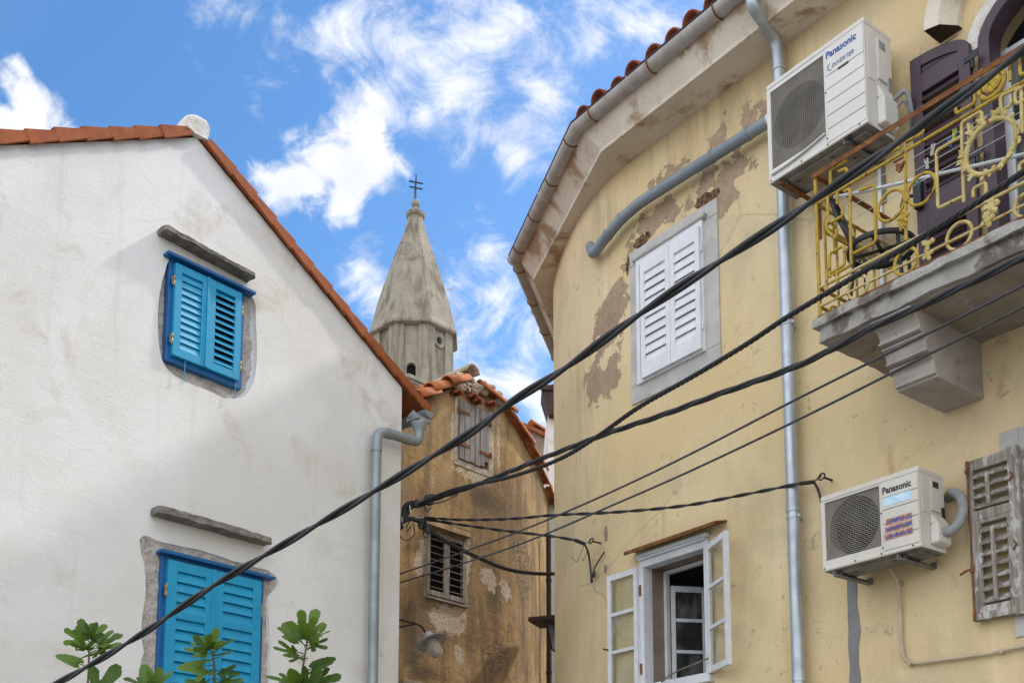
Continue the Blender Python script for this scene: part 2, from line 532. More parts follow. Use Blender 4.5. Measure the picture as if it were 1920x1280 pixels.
def glass_mat():
    g = G('window_glass')
    nt = g.nt; out = nt.nodes['Material Output']
    tr = g.n('ShaderNodeBsdfTransparent'); tr.inputs[0].default_value = (.93, .96, .95, 1)
    gl = g.n('ShaderNodeBsdfGlossy'); gl.inputs['Roughness'].default_value = .03; gl.inputs[0].default_value = (.9, .95, 1, 1)
    df = g.n('ShaderNodeBsdfDiffuse'); df.inputs[0].default_value = (.5, .5, .47, 1)
    fr = g.n('ShaderNodeFresnel'); fr.inputs[0].default_value = 1.22
    m1 = g.n('ShaderNodeMixShader'); m2 = g.n('ShaderNodeMixShader')
    dirt = g.sm(g.noise(g.map(g.obj(), sc=(1, 1, .4)), 9, 6, .6), .4, .75, .04, .30)
    nt.links.new(dirt, m1.inputs[0]); nt.links.new(tr.outputs[0], m1.inputs[1]); nt.links.new(df.outputs[0], m1.inputs[2])
    nt.links.new(fr.outputs[0], m2.inputs[0]); nt.links.new(m1.outputs[0], m2.inputs[1]); nt.links.new(gl.outputs[0], m2.inputs[2])
    nt.links.new(m2.outputs[0], out.inputs[0])
    return g.m


def leaf_mat():
    g = G('fig_leaf'); v = g.obj(); nt = g.nt
    n = g.noise(v, 9, 5, .6)
    oi = g.n('ShaderNodeObjectInfo').outputs['Random']
    col = g.mix(g.sm(g.ma('ADD', g.ma('MULTIPLY', n, .6), g.ma('MULTIPLY', oi, .5)), .25, .75), (.030, .075, .010), (.095, .175, .020))
    g.fin(col, .42, g.bump(g.noise(v, 60, 4, .6), .25, .003), spec=.4)
    tl = g.n('ShaderNodeBsdfTranslucent'); g.put(g.mix(.5, col, (.24, .36, .03)), tl.inputs[0])
    mx = g.n('ShaderNodeMixShader'); mx.inputs[0].default_value = .35
    out = nt.nodes['Material Output']
    nt.links.new(g.b.outputs[0], mx.inputs[1]); nt.links.new(tl.outputs[0], mx.inputs[2]); nt.links.new(mx.outputs[0], out.inputs[0])
    return g.m


MAT.update(
    white=plaster_white(), yellow=plaster_yellow(), ochre=plaster_ochre(), tower=stone_tower(), block=block_stone(),
    rough=worn('rough_stone', (.56, .51, .47), (.38, .34, .31), 16, .95, .9, .02, c3=(.58, .53, .48), c3_at=(.55, .62), fine=60),
    slab=worn('grey_slab', (.27, .245, .21), (.13, .12, .105), 9, .9, .8, .012, c3=(.40, .37, .33), c3_at=(.6, .68), fine=70),
    surround=worn('pale_surround', (.50, .48, .455), (.40, .385, .365), 5, .85, .35, .004, c3=(.30, .275, .25), c3_at=(.62, .7), fine=80),
    blue=worn('blue_paint', (.012, .30, .52), (.008, .25, .455), 5, .36, .06, .002, spec=.5, fine=120, rough2=.46),
    navy=worn('deep_blue_paint', (.005, .105, .30), (.004, .085, .25), 5, .4, .06, .002, spec=.5, fine=120),
    tile=worn('orange_tile', (.33, .098, .034), (.235, .066, .024), 7, .82, .3, .005, c3=(.20, .07, .035), c3_at=(.62, .75), fine=70),
    tile_old=worn('old_tile', (.47, .165, .055), (.34, .105, .040), 4.3, .85, .4, .006, c3=(.45, .31, .19), c3_at=(.55, .68), fine=60),
    tile_brown=worn('brown_tile', (.27, .075, .035), (.19, .05, .025), 5, .85, .4, .006, c3=(.11, .05, .035), c3_at=(.58, .7), fine=60),
    mortar=worn('old_mortar', (.50, .43, .33), (.34, .27, .19), 9, .95, .8, .012, fine=50),
    whitestone=worn('limewashed_stone', (.72, .70, .66), (.52, .49, .44), 9, .92, .7, .01, fine=60),
    zinc=worn('grey_zinc', (.30, .335, .36), (.24, .27, .295), 3, .42, .06, .002, .35, spec=.5, fine=60, rough2=.55),
    galv=worn('galvanised_steel', (.47, .51, .55), (.37, .41, .455), 6, .36, .08, .001, .6, spec=.5, fine=60, rough2=.52),
    gutter=worn('weathered_zinc_gutter', (.46, .43, .40), (.36, .33, .31), 4, .6, .15, .003, .25, c3=(.30, .20, .13), c3_at=(.6, .7), fine=60, stretch=(2, 2, .6)),
    pipe=worn('blue_grey_pipe', (.24, .275, .31), (.19, .22, .25), 5, .55, .1, .002, .1, fine=60),
    cornice=worn('stained_cornice', (.68, .61, .51), (.58, .50, .405), 1.6, .92, .5, .007, c3=(.36, .25, .16), c3_at=(.50, .62), c3_scale=2.2, fine=40),
    pale_paint=worn('white_paint', (.70, .71, .73), (.62, .63, .655), 6, .5, .1, .002, spec=.4, fine=90),
    old_white=worn('worn_white_paint', (.68, .69, .71), (.58, .59, .61), 7, .6, .3, .003, c3=(.33, .29, .25), c3_at=(.66, .70), fine=80),
    plum=worn('plum_paint', (.062, .036, .050), (.046, .027, .038), 5, .45, .08, .002, spec=.4, fine=90),
    casing=worn('beige_enamel', (.66, .635, .60), (.60, .575, .54), 3, .42, .04, .001, spec=.4, fine=120),
    casing_low=worn('cream_enamel', (.64, .61, .55), (.57, .535, .475), 3, .45, .04, .001, spec=.4, fine=120),
    underside=worn('grimy_underside', (.26, .245, .225), (.15, .14, .125), 5, .8, .2, .003, c3=(.07, .055, .045), c3_at=(.58, .66), fine=60),
    dark=worn('interior_shade', (.012, .012, .013), (.008, .008, .008), 3, .9, 0.05),  # near-black colour stands in for interior shade
    soot=worn('dark_grey_plastic', (.028, .028, .030), (.020, .020, .021), 6, .5, .05, .001, spec=.4),
    wire=worn('grey_wire_grille', (.34, .31, .27), (.27, .245, .21), 5, .5, .05, .001, .1),
    coil=worn('condenser_plate', (.30, .275, .245), (.23, .21, .19), 5, .6, .05, .001),
    cable=worn('black_cable', (.020, .021, .024), (.012, .012, .014), 30, .52, .2, .001, spec=.45, fine=150),
    grey_cable=worn('dark_grey_cable', (.055, .060, .068), (.035, .038, .044), 20, .55, .1, .001, spec=.4),
    white_cable=worn('white_cable', (.66, .68, .70), (.55, .57, .59), 20, .5, .1, .001),
    yellow_iron=worn('yellow_painted_iron', (.46, .315, .042), (.355, .235, .030), 14, .65, .4, .003, c3=(.20, .075, .025), c3_at=(.555, .61), c3_scale=17, fine=90),
    cream_iron=worn('cream_painted_iron', (.53, .43, .19), (.44, .34, .12), 14, .65, .4, .003, c3=(.24, .10, .035), c3_at=(.59, .64), c3_scale=17, fine=90),
    rust=worn('rusty_iron', (.24, .095, .030), (.13, .052, .022), 18, .9, .6, .004, c3=(.40, .22, .06), c3_at=(.6, .68), fine=80),
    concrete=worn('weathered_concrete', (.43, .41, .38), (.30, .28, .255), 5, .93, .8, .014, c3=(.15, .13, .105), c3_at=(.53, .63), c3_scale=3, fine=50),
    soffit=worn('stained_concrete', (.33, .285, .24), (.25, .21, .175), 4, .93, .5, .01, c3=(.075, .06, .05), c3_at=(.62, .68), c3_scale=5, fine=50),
    pinkstone=worn('pinkish_stone', (.44, .395, .36), (.33, .295, .265), 4, .93, .5, .01, c3=(.22, .185, .165), c3_at=(.6, .7), fine=50),
    old_wood=wood_grey('bare_grey_wood', (.32, .29, .26), (.15, .13, .115)),
    flaked_wood=wood_grey('flaking_white_wood', (.34, .305, .265), (.20, .17, .145), (.47, .46, .445), .515),
    tan_wood=wood_grey('weathered_louvre_wood', (.30, .265, .225), (.16, .135, .11), (.36, .33, .30), .55),
    black_iron=worn('black_iron', (.022, .024, .030), (.014, .015, .019), 10, .45, .1, .001, .3, spec=.5),
    brown_metal=worn('dark_brown_metal', (.060, .032, .026), (.040, .022, .018), 6, .7, .2, .003),
    brass=worn('dull_brass', (.33, .28, .19), (.22, .18, .12), 20, .4, .1, .001, .8),
    cement=worn('grey_cement', (.235, .235, .235), (.185, .185, .185), 5, .9, .5, .006, fine=60),
    glass=glass_mat(), leaf=leaf_mat(),
    stem=worn('fig_bark', (.20, .155, .095), (.13, .11, .065), 12, .85, .4, .003),
    lampshade=worn('grey_enamel', (.44, .45, .45), (.33, .335, .33), 9, .5, .1, .002, c3=(.16, .13, .11), c3_at=(.66, .72)),
    conduit=worn('ivory_conduit', (.52, .44, .33), (.42, .33, .22), 6, .6, .1, .002),
    render_grey=worn('grey_brown_render', (.30, .235, .175), (.21, .165, .125), 2.4, .93, .5, .012, c3=(.14, .115, .09), c3_at=(.58, .68), fine=40),
    paving=worn('stone_paving', (.27, .255, .23), (.20, .19, .17), 1.2, .8, .3, .01, fine=30),
    room=worn('room_wall', (.30, .31, .33), (.26, .27, .29), 2, .9, .1),
    cloth_red=worn('red_cloth', (.30, .055, .045), (.20, .035, .03), 30, .9, .3, .003),
    peg_white=worn('white_plastic', (.66, .66, .62), (.58, .58, .55), 9, .4, .02), peg_blue=worn('blue_plastic', (.02, .13, .55), (.02, .10, .45), 9, .4, .02),
    peg_lime=worn('lime_plastic', (.45, .58, .03), (.38, .50, .03), 9, .4, .02), peg_green=worn('green_plastic', (.06, .16, .07), (.05, .13, .06), 9, .4, .02),
    ink_blue=worn('blue_ink', (.01, .085, .33), (.01, .07, .28), 9, .5, .02), ink_black=worn('black_ink', (.02, .02, .03), (.015, .015, .022), 9, .5, .02),
    ink_grey=worn('grey_blue_ink', (.13, .19, .30), (.11, .16, .26), 9, .5, .02), decal=worn('pale_blue_decal', (.40, .66, .86), (.62, .76, .85), 22, .4, .02),
    sticker=worn('faded_sticker', (.42, .15, .07), (.30, .13, .10), 40, .5, .02, c3=(.62, .60, .58), c3_at=(.56, .6), c3_scale=70),
    hose=worn('grey_hose', (.30, .31, .32), (.22, .225, .235), 14, .6, .1, .002), weed=worn('weed_green', (.07, .12, .02), (.05, .09, .015), 20, .7, .1),
)
# ------------------------------------------------------------------ shared window parts
def louvre(w, h, t=.035, stile=.06, rails=(.07, .07), mids=(), pitch=.06, tilt=50, slat=.055, st=.009, rod=False, top_board=None):
    """one louvred leaf, x 0..w, z 0..h, front at y=0, back at y=t; mids: (z, height) of cross rails"""
    m = MB()
    m.box(0, stile, 0, t, 0, h); m.box(w - stile, w, 0, t, 0, h)
    cuts = [(0, rails[0])] + [(z, z + q) for z, q in mids] + [(h - rails[1], h)]
    for a, b in cuts: m.box(stile, w - stile, .001, t - .001, a, b)
    for (a0, a1), (b0, b1) in zip(cuts, cuts[1:]):
        H = b0 - a1; n = max(1, round(H / pitch))
        for i in range(n):
            z = a1 + (i + .5) * H / n
            j = rnd.uniform(-1.5, 1.5)
            m.obox(((w) / 2, t / 2, z), ((w - 2 * stile) / 2 + .004, st / 2, slat / 2), Matrix.Rotation(R(tilt + j - 90 + 90) * 1, 3, 'X'))
        if rod: m.box(w / 2 - .011, w / 2 + .011, -.012, .004, a1 + .03, b0 - .03)
    return m


def put_at(x, y, z, rz=0.0):
    return Matrix.Translation((x, y, z)) @ Matrix.Rotation(rz, 4, 'Z')


def hinge(parent, x, y, z, mat, h=.075, r=.008):
    m = MB(); m.lathe([(r * .6, -h / 2 - .006), (r, -h / 2), (r, -.002), (r * .8, 0), (r, .002), (r, h / 2), (r * .6, h / 2 + .006)], 10, put_at(x, y, z))
    m.box(x - .022, x - .004, y + .002, y + .006, z - h / 2.4, z + h / 2.4)
    return m.build('hinge', mat, parent)


# ------------------------------------------------------------------ WHITE HOUSE
house = thing('white_house', 'white plastered gabled house with bright blue louvred shutters', 'house', WL.M)
P = WL.p
apex = P(368, 258)
zc = P(742, 722).z
xa, za = apex.x, apex.z
pitch_l = (za - zc) / (-xa)
DEPTH = 8.0
zx = lambda zx_, zy_, sc, ox, oy, off=0: P(ox + zx_ / sc, oy + zy_ / sc, off)
hole1 = [zx(a, b, 3.369, 260, 400) for a, b in ((150, 420), (165, 375), (190, 300), (250, 268), (340, 310), (450, 365), (560, 425), (650, 475), (705, 515), (738, 580), (742, 700), (748, 860), (738, 1010),
        (704, 1110), (650, 1165), (560, 1172), (450, 1122), (330, 1075), (215, 1015), (152, 935), (132, 850), (121, 720), (126, 560))]
hole1 = [(q.x, q.z) for q in hole1]
h2 = [(180, 318), (230, 308), (300, 338), (420, 362), (560, 398), (700, 440), (800, 472), (880, 492), (930, 532), (938, 575), (900, 620), (876, 680), (880, 760), (890, 900), (886, 1000), (890, 1105)]
h2l = [(190, 1105), (184, 1000), (203, 940), (188, 850), (200, 700), (214, 600), (207, 470), (188, 400)]
hole2 = [zx(a, b, 2.909, 200, 900) for a, b in h2] + [P(505, 1460), P(270, 1460)] + [zx(a, b, 2.909, 200, 900) for a, b in h2l]
hole2 = [(q.x, q.z) for q in hole2]
def rough_loop(L, amp, k=3):
    out = []
    for i in range(len(L)):
        a, b = L[i], L[(i + 1) % len(L)]
        for j in range(k):
            t = j / k
            q = Vector((a[0] + (b[0] - a[0]) * t, 0, a[1] + (b[1] - a[1]) * t))
            w = mnoise.noise_vector(q * 9) * amp
            out.append((q.x + w.x, q.z + w.z))
    return out
def smooth_loop(L, n=5):
    return [(q.x, q.z) for q in smooth_path([(a, 0, b) for a, b in L], n, True)]
hole1 = smooth_loop(hole1, 4)
hole2 = rough_loop(smooth_loop(hole2, 2), .012, 2)
m = MB()
ol = [(2 * xa, 0), (0, 0), (0, zc), (xa, za), (2 * xa, zc)]
m.sheet(ol, [hole1, hole2], 0.0, 0)
# the plaster rolls softly into the two openings
def roll(m, L, d, out):
    n = len(L); c = Vector((sum(p[0] for p in L) / n, sum(p[1] for p in L) / n))
    area = sum(L[i][0] * L[(i + 1) % n][1] - L[(i + 1) % n][0] * L[i][1] for i in range(n))
    q = L if area > 0 else L[::-1]
    rings = []
    for t in (0, .35, .7, 1.0):
        k = out * (1 - math.cos(t * math.pi / 2)); y = d * math.sin(t * math.pi / 2)
        ring = []
        for i, p in enumerate(q):
            a, b = Vector(q[i - 1]), Vector(q[(i + 1) % n])
            tn = (b - a).normalized(); nn = Vector((-tn.y, tn.x))
            ring.append((p[0] + nn.x * k * 0 , y, p[1] + nn.y * k * 0) if False else (p[0] + nn.x * out * (1 - math.cos(t * math.pi / 2)), d * math.sin(t * math.pi / 2), p[1] + nn.y * out * (1 - math.cos(t * math.pi / 2))))
        rings.append(ring)
    v = [p for r in rings for p in r]
    f = []
    for k in range(len(rings) - 1):
        for i in range(n):
            j = (i + 1) % n
            f.append((k * n + i, (k + 1) * n + i, (k + 1) * n + j, k * n + j)[::-1])
    m.add(v, f, 0, True)
roll(m, hole1, .055, .03)
roll(m, hole2, .022, .012)
# the other three walls
m.add([(0, 0, 0), (0, DEPTH, 0), (0, DEPTH, zc), (0, 0, zc)], [(0, 1, 2, 3)])
m.add([(2 * xa, 0, 0), (2 * xa, DEPTH, 0), (2 * xa, DEPTH, zc), (2 * xa, 0, zc)], [(3, 2, 1, 0)])
m.add([(2 * xa, DEPTH, 0), (0, DEPTH, 0), (0, DEPTH, zc), (xa, DEPTH, za), (2 * xa, DEPTH, zc)], [(4, 3, 2, 1, 0)])
m.build('wall', MAT['white'], house)

# roof: two slopes of tile bands; verge tiles along the gable
OV = .30
def slope_pt(s, side, up=0.0):
    """s metres from the ridge down the slope"""
    c, q = math.cos(math.atan(pitch_l)), math.sin(math.atan(pitch_l))
    return Vector((xa + side * (s * c + up * q), 0, za - s * q + up * c))
L_s = -xa / math.cos(math.atan(pitch_l)) + OV
m = MB()
for side in (1, -1):
    n = 14
    for i in range(n):
        s0, s1 = i * L_s / n, (i + 1) * L_s / n
        a, b = slope_pt(s0, side, .055), slope_pt(s1 + .03, side, .085)
        c, d = slope_pt(s1 + .03, side, .025), slope_pt(s0, side, .01)
        m.extrude([a + Vector((0, -.02, 0)), b + Vector((0, -.02, 0)), c + Vector((0, -.02, 0)), d + Vector((0, -.02, 0))], (0, DEPTH + .04, 0))
    for k in range(40):   # rolls of the tiles, running down the slope
        y = .15 + k * .2
        m.tube([slope_pt(.05, side, .09) + Vector((0, y, 0)), slope_pt(L_s + .02, side, .09) + Vector((0, y, 0))], .045, 8, smooth=True)
roof = m.build('roof', MAT['tile'], house)
m = MB()
for side in (1, -1):
    n = 12
    for i in range(n):
        s0, s1 = .10 + i * (L_s - .06) / n, .10 + (i + 1) * (L_s - .06) / n
        k = rnd.uniform(-.006, .006)
        a, b = slope_pt(s0 - .02, side, .072 + k), slope_pt(s1 + .035, side, .098 + k)
        c, d = slope_pt(s1 + .035, side, -.014 + k), slope_pt(s0 - .02, side, .006 + k)
        y0 = -.062 + rnd.uniform(-.004, .004)
        m.extrude([Vector((p.x, y0, p.z)) for p in (a, b, c, d)], (0, .03, 0))
        a2, b2 = slope_pt(s0 - .02, side, .062 + k), slope_pt(s1 + .035, side, .095 + k)
        m.extrude([Vector((p.x, y0 + .03, p.z)) for p in (a, b, b2, a2)], (0, .16, 0))
m.build('verge_tile', MAT['tile'], roof, bevel=.006)
m = MB()   # ridge tiles
for k in range(20):
    y = .22 + k * .4
    M = Matrix.Translation((xa, y, za + .05)) @ Matrix.Rotation(-R(90), 4, 'X')
    prof = [(.13 * math.cos(a), .13 * math.sin(a)) for a in [math.pi * q / 8 for q in range(9)]]
    m.extrude([(xa + x * (1 + .04 * (k % 2)), y, za + .03 + z) for x, z in prof], (0, .42, 0), smooth=False)
m.build('ridge_tile', MAT['tile'], roof)
# limewashed stone on the gable's peak
pk = P(371, 240, .05)
bm = bmesh.new(); bmesh.ops.create_icosphere(bm, subdivisions=4, radius=1)
m = MB()
vs = []
for v in bm.verts:
    q = v.co.copy()
    e = Vector((max(-.62, min(.62, q.x)), max(-.6, min(.6, q.y)), max(-.5, min(.62, q.z - .25 * abs(q.x))))) * 1.22
    e += mnoise.noise_vector(q * 1.3) * .13
    vs.append((pk.x + e.x * .135 + .02 * e.z, .05 + e.y * .15, pk.z + e.z * .125 + .012))
m.add(vs, [tuple(w.index for w in f.verts) for f in bm.faces], 0, True); bm.free()
m.build('peak_stone', MAT['whitestone'], house)

# stone hoods over the windows
def stone_hood(p0, p1, thick, proj, seed, sag=0.0):
    r_ = random.Random(seed)
    n, k = 60, 20
    m = MB(); vs = []
    a, b = Vector(p0), Vector(p1)
    for i in range(n + 1):
        t = i / n
        c = a.lerp(b, t)
        w1 = mnoise.noise(Vector((t * 5 + seed, 0, 0))); w2 = mnoise.noise(Vector((t * 9 + seed, 4, 0)))
        th = thick * (.95 + .3 * w1) * (1 - .2 * t); pr = proj * (.97 + .12 * w2) * (.80 if i in (0, n) else 1)
        for j in range(k):
            ang = 2 * math.pi * j / k
            y = -pr / 2 + .5 * pr * max(-1, min(1, 1.5 * math.cos(ang)))
            z = th / 2 * max(-1, min(1, 2.2 * math.sin(ang)))
            if y > -.01: y = .03
            q = Vector((c.x, y, c.z + z + sag * math.sin(math.pi * t)))
            q += mnoise.noise_vector(Vector((c.x * 9, y * 14, z * 30 + seed))) * .009 + mnoise.noise_vector(Vector((c.x * 40, y * 40, z * 60 + seed))) * .003
            vs.append(q)
    fs = []
    for i in range(n):
        for j in range(k):
            l = (j + 1) % k
            fs.append((i * k + j, (i + 1) * k + j, (i + 1) * k + l, i * k + l)[::-1])
    m.add(vs, fs, 0, False)
    m.add(vs[:k], [tuple(range(k))]); m.add(vs[-k:], [tuple(range(k))[::-1]])
    return m

a, b = P(294, 439), P(463, 530)
stone_hood((a.x, 0, a.z + .012), (b.x, 0, b.z + .012), .040, .15, 3).build('stone_hood', MAT['slab'], house)
a, b = P(282, 966), P(494, 1023)
stone_hood((a.x, 0, a.z + .03), (b.x, 0, b.z + .022), .062, .15, 8).build('stone_hood', MAT['slab'], house)
# rough stone seen in the openings round the frames
def rough_plate(L, y, seed):
    """lumpy backing behind an opening"""
    xs, zs = [p[0] for p in L], [p[1] for p in L]
    x0, x1, z0, z1 = min(xs) - .03, max(xs) + .03, min(zs) - .03, max(zs) + .03
    st = .018; nx, nz = int((x1 - x0) / st), int((z1 - z0) / st)
    m = MB(); v = []
    for j in range(nz + 1):
        for i in range(nx + 1):
            x, z = x0 + (x1 - x0) * i / nx, z0 + (z1 - z0) * j / nz
            q = Vector((x, seed, z))
            h = mnoise.noise(q * 9) * .010 + mnoise.noise(q * 26) * .007 + mnoise.noise(q * 60) * .004
            v.append((x, y + h, z))
    f = [(j * (nx + 1) + i, j * (nx + 1) + i + 1, (j + 1) * (nx + 1) + i + 1, (j + 1) * (nx + 1) + i) for j in range(nz) for i in range(nx)]
    m.add(v, f, 0, False)
    return m

# ---- upper blue window
def zq(a, b, off=0): return P(260 + a / 3.369, 400 + b / 3.369, off)
fx0 = (zq(190, 280).x + zq(166, 930).x) / 2; fx1 = (zq(660, 520).x + zq(650, 1110).x) / 2
fz1 = (zq(190, 280).z + zq(660, 515).z) / 2; fz0 = (zq(166, 930).z + zq(650, 1112).z) / 2
print('upper blue window', fx1 - fx0, fz1 - fz0)
FD = .012
m = MB(); w_ = .075
m.box(fx0, fx0 + w_, -FD, .07, fz0, fz1); m.box(fx1 - w_, fx1, -FD, .07, fz0, fz1)
m.box(fx0 + w_, fx1 - w_, -FD + .001, .07, fz0, fz0 + w_); m.box(fx0 + w_, fx1 - w_, -FD + .001, .07, fz1 - .05, fz1)
win = m.build('window', MAT['navy'], house, bevel=.004)
rough_plate(hole1, .052, 1.0).build('rough_edge', MAT['rough'], win)
m = MB(); m.box(fx0 + w_, fx1 - w_, .030, .040, fz0 + .05, fz1 - .05); m.build('shade_backing', MAT['dark'], win)  # near-black sheet gives the shade seen between the slats
m = MB(); m.box(fx0 - .055, fx1 + .075, -.085, .03, fz1 - .002, fz1 + .026); m.box(fx0 - .02, fx1 + .04, -.05, .03, fz1 + .026, fz1 + .045)
m.build('head_board', MAT['navy'], win, bevel=.005)
lx0, lx1 = (zq(232, 305, .05).x + zq(220, 890, .05).x) / 2, (zq(655, 520, .05).x + zq(636, 1060, .05).x) / 2
lz0, lz1 = zq(222, 892, .05).z, zq(232, 305, .05).z
lm = (zq(441, 405, .05).x + zq(441, 975, .05).x) / 2
for i, (a, b) in enumerate(((lx0, lm - .002), (lm + .002, lx1))):
    s = louvre(b - a, lz1 - lz0, .038, .066, (.075, .07), (), .0605, -14 if i == 0 else -38, .066, .010)
    if i == 0: s.box(b - a - .022, b - a + .004, -.012, .0, .0, lz1 - lz0)
    s.build('shutter', MAT['blue'], win, bevel=.003, M=put_at(a, -.05, lz0))
for x in (lx0 - .008, lx1 + .010):
    for f in (.17, .80): hinge(win, x, -.045, lz0 + (lz1 - lz0) * f, MAT['brass'], .085)
for x in (fx0 + .17, fx1 - .08):
    m = MB(); m.tube([(x, -.035, fz0 + .06), (x, -.035, fz0 - .11), (x - .012, -.035, fz0 - .118), (x - .03, -.035, fz0 - .112)], .0038, 6)
    m.build('stay_hook', MAT['blue'], win)

# ---- lower blue window
def zr(a, b, off=0): return P(200 + a / 2.909, 900 + b / 2.909, off)
gx0, gx1 = (zr(287, 400).x + zr(280, 1000).x) / 2, (zr(852, 545).x + zr(838, 1100).x) / 2
gz1 = (zr(287, 398).z + zr(852, 540).z) / 2; gz0 = P(400, 1440).z
print('lower blue window', gx1 - gx0, gz1 - gz0)
m = MB()
m.box(gx0, gx0 + .10, -.012, .07, gz0, gz1); m.box(gx1 - .035, gx1, -.012, .07, gz0, gz1)
m.box(gx0 + .10, gx1 - .035, -.011, .07, gz0, gz0 + .07); m.box(gx0 + .10, gx1 - .035, -.011, .07, gz1 - .06, gz1)
win = m.build('window', MAT['navy'], house, bevel=.004)
rough_plate(hole2, .022, 5.0).build('rough_edge', MAT['rough'], win)
m = MB(); m.box(gx0 + .09, gx1 - .03, .006, .014, gz0 + .05, gz1 - .05); m.build('shade_backing', MAT['dark'], win)  # black sheet painted as the shade behind the louvres
m = MB(); m.box(gx0 - .035, gx1 + .085, -.075, .03, gz1 - .002, gz1 + .024); m.box(gx0 - .015, gx1 + .04, -.045, .03, gz1 + .024, gz1 + .04)
m.build('head_board', MAT['navy'], win, bevel=.005)
hx0, hx1 = zr(334, 600, .05).x, zr(843, 700, .05).x
hz1 = (zr(336, 428, .05).z + zr(845, 548, .05).z) / 2; hz0 = gz0 + .05
hm = zr(590, 640, .05).x
mid = hz1 - zr(600, 755, .05).z
zmid = zr(600, 775, .05).z - hz0
for i, (a, b) in enumerate(((hx0, hm - .002), (hm + .002, hx1))):
    s = louvre(b - a, hz1 - hz0, .038, .085, (.09, .085), ((zmid - .03, .06),), .092, -16, .096, .011)
    if i == 0: s.box(b - a - .028, b - a + .006, -.012, .0, .0, hz1 - hz0)
    s.build('shutter', MAT['blue'], win, bevel=.003, M=put_at(a, -.05, hz0))
for x in (hx0 - .008, hx1 + .010):
    for f in (.12, .84): hinge(win, x, -.045, hz0 + (hz1 - hz0) * f, MAT['brass'], .11)

# ---- gutter along the alley eave, swan neck and downpipe
ge = slope_pt(L_s, 1, 0)
gz_ = ge.z - .03
m = MB()
prof = [(ge.x + .045 + .075 * math.cos(a), gz_ + .075 * math.sin(a)) for a in [math.pi + math.pi * q / 10 for q in range(11)]]
prof2 = [(ge.x + .045 + .068 * math.cos(a), gz_ + .068 * math.sin(a)) for a in [2 * math.pi - math.pi * q / 10 for q in range(11)]]
m.extrude([(x, -.10, z) for x, z in prof + prof2], (0, DEPTH + .2, 0))
m.extrude([(x, -.10, z) for x, z in prof], (0, .006, 0))
gut = m.build('gutter', MAT['zinc'], house)
OFF = .13
q0 = P(786, 800, OFF)
m = MB()
m.lathe([(.085, .06), (.09, .035), (.07, -.01), (.054, -.05), (.052, -.08)], 18, put_at(q0.x, -OFF, q0.z))
m.box(q0.x - .10, q0.x + .09, -OFF - .075, -OFF + .09, q0.z + .045, q0.z + .085)
m.tube([(q0.x - .01, -OFF, q0.z + .06), (q0.x - .1, -OFF + .03, q0.z + .12)], .05, 12)
m.build('hopper', MAT['zinc'], gut, bevel=.006)
path = [q0 + Vector((0, 0, -.03)), P(785, 829, OFF), P(707, 806, OFF), P(705, 880, OFF)]
foot = P(700, 1330, OFF)
pts = fillet(path[:3] + [Vector((path[3].x, -OFF, path[3].z)), Vector((path[3].x, -OFF, .05))], .13, 8)
m = MB(); m.tube(pts, .051, 18)
# sockets where pieces join
for q in (P(728, 812.5, OFF), P(764, 823, OFF)):
    d = (path[2] - path[1]).normalized(); m.tube([q - d * .03, q + d * .03], .056, 18)
m.tube([(path[3].x, -OFF, P(706, 842, OFF).z - .025), (path[3].x, -OFF, P(706, 842, OFF).z + .012)], .057, 18)
dp = m.build('downpipe', MAT['zinc'], house)
for z in (3.4, 1.6):
    m = MB(); m.lathe([(.057, -.015), (.057, .015)], 18, put_at(path[3].x, -OFF, z), caps=False); m.box(path[3].x - .01, path[3].x + .01, -OFF, .02, z - .008, z + .008)
    m.build('pipe_clamp', MAT['zinc'], dp)
# ------------------------------------------------------------------ YELLOW HOUSE
yh = thing('yellow_house', 'tall peeling yellow house with rounded end, balcony and stained eaves', 'house', WR.M)
Q = WR.p
Bp, Cp = cross2(WR, W2), cross2(W2, W3)
Dp = Cp - W3.right * 4.9
b_, c_, d_ = WR.loc(Bp), WR.loc(Cp), WR.loc(Dp)
XR = Q(2400, 900).x + 3.0           # near end, out of frame
print('bend', b_, 'corner', c_, 'end', d_, 'xr', XR)
P0 = Vector((Q(1184, 600).x - .03, 0, 0)); PC = Vector((P0.x - .85, 0, 0)); c0 = Vector((c_.x - .16, c_.y - .02, 0))
curve = []
for k in range(19):
    t = k / 18 * .97
    curve.append(P0 * (1 - t) ** 2 + PC * 2 * t * (1 - t) + c0 * t * t)
d0_ = Vector((d_.x, d_.y, 0)); e0 = curve[-1]; f0 = c0 + (d0_ - c0).normalized() * .16
corner = [e0 * (1 - t) ** 2 + c0 * 2 * t * (1 - t) + f0 * t * t for t in (.2, .4, .6, .8, 1)]
plan = [Vector((XR, 0, 0))] + curve + corner + [d0_]
# straight stretch keeps the openings; it begins where the fillet begins
xs0 = plan[1].x
ZW = ZE + .02
SW = dict(x0=(Q(1183, 478).x + Q(1186, 761).x) / 2, x1=(Q(1348, 369).x + Q(1352, 679).x) / 2)
SW['z1'] = (Q(1183, 478).z + Q(1348, 369).z) / 2; SW['z0'] = (Q(1186, 761).z + Q(1352, 679).z) / 2
print('surround', SW, 'straight from', xs0)
CW = dict(x0=Q(1201, 1100).x, x1=Q(1331, 1080).x, z1=(Q(1201, 1049).z + Q(1331, 1015).z) / 2)
CW['z0'] = Q(1280, 1276).z
BAL_OFF = .88
zslab = (Q(1535, 600, BAL_OFF).z + Q(1900, 420, BAL_OFF).z) / 2
dx0 = Q(1849, 300).x; DW = 1.12; dx1 = dx0 + DW; dxc = (dx0 + dx1) / 2
zsp = Q(1850, 84).z; RISE = .36
print('slab z', zslab, Q(1535, 600, BAL_OFF).z, Q(1900, 420, BAL_OFF).z, 'casement', CW, 'door', dx0, zsp)
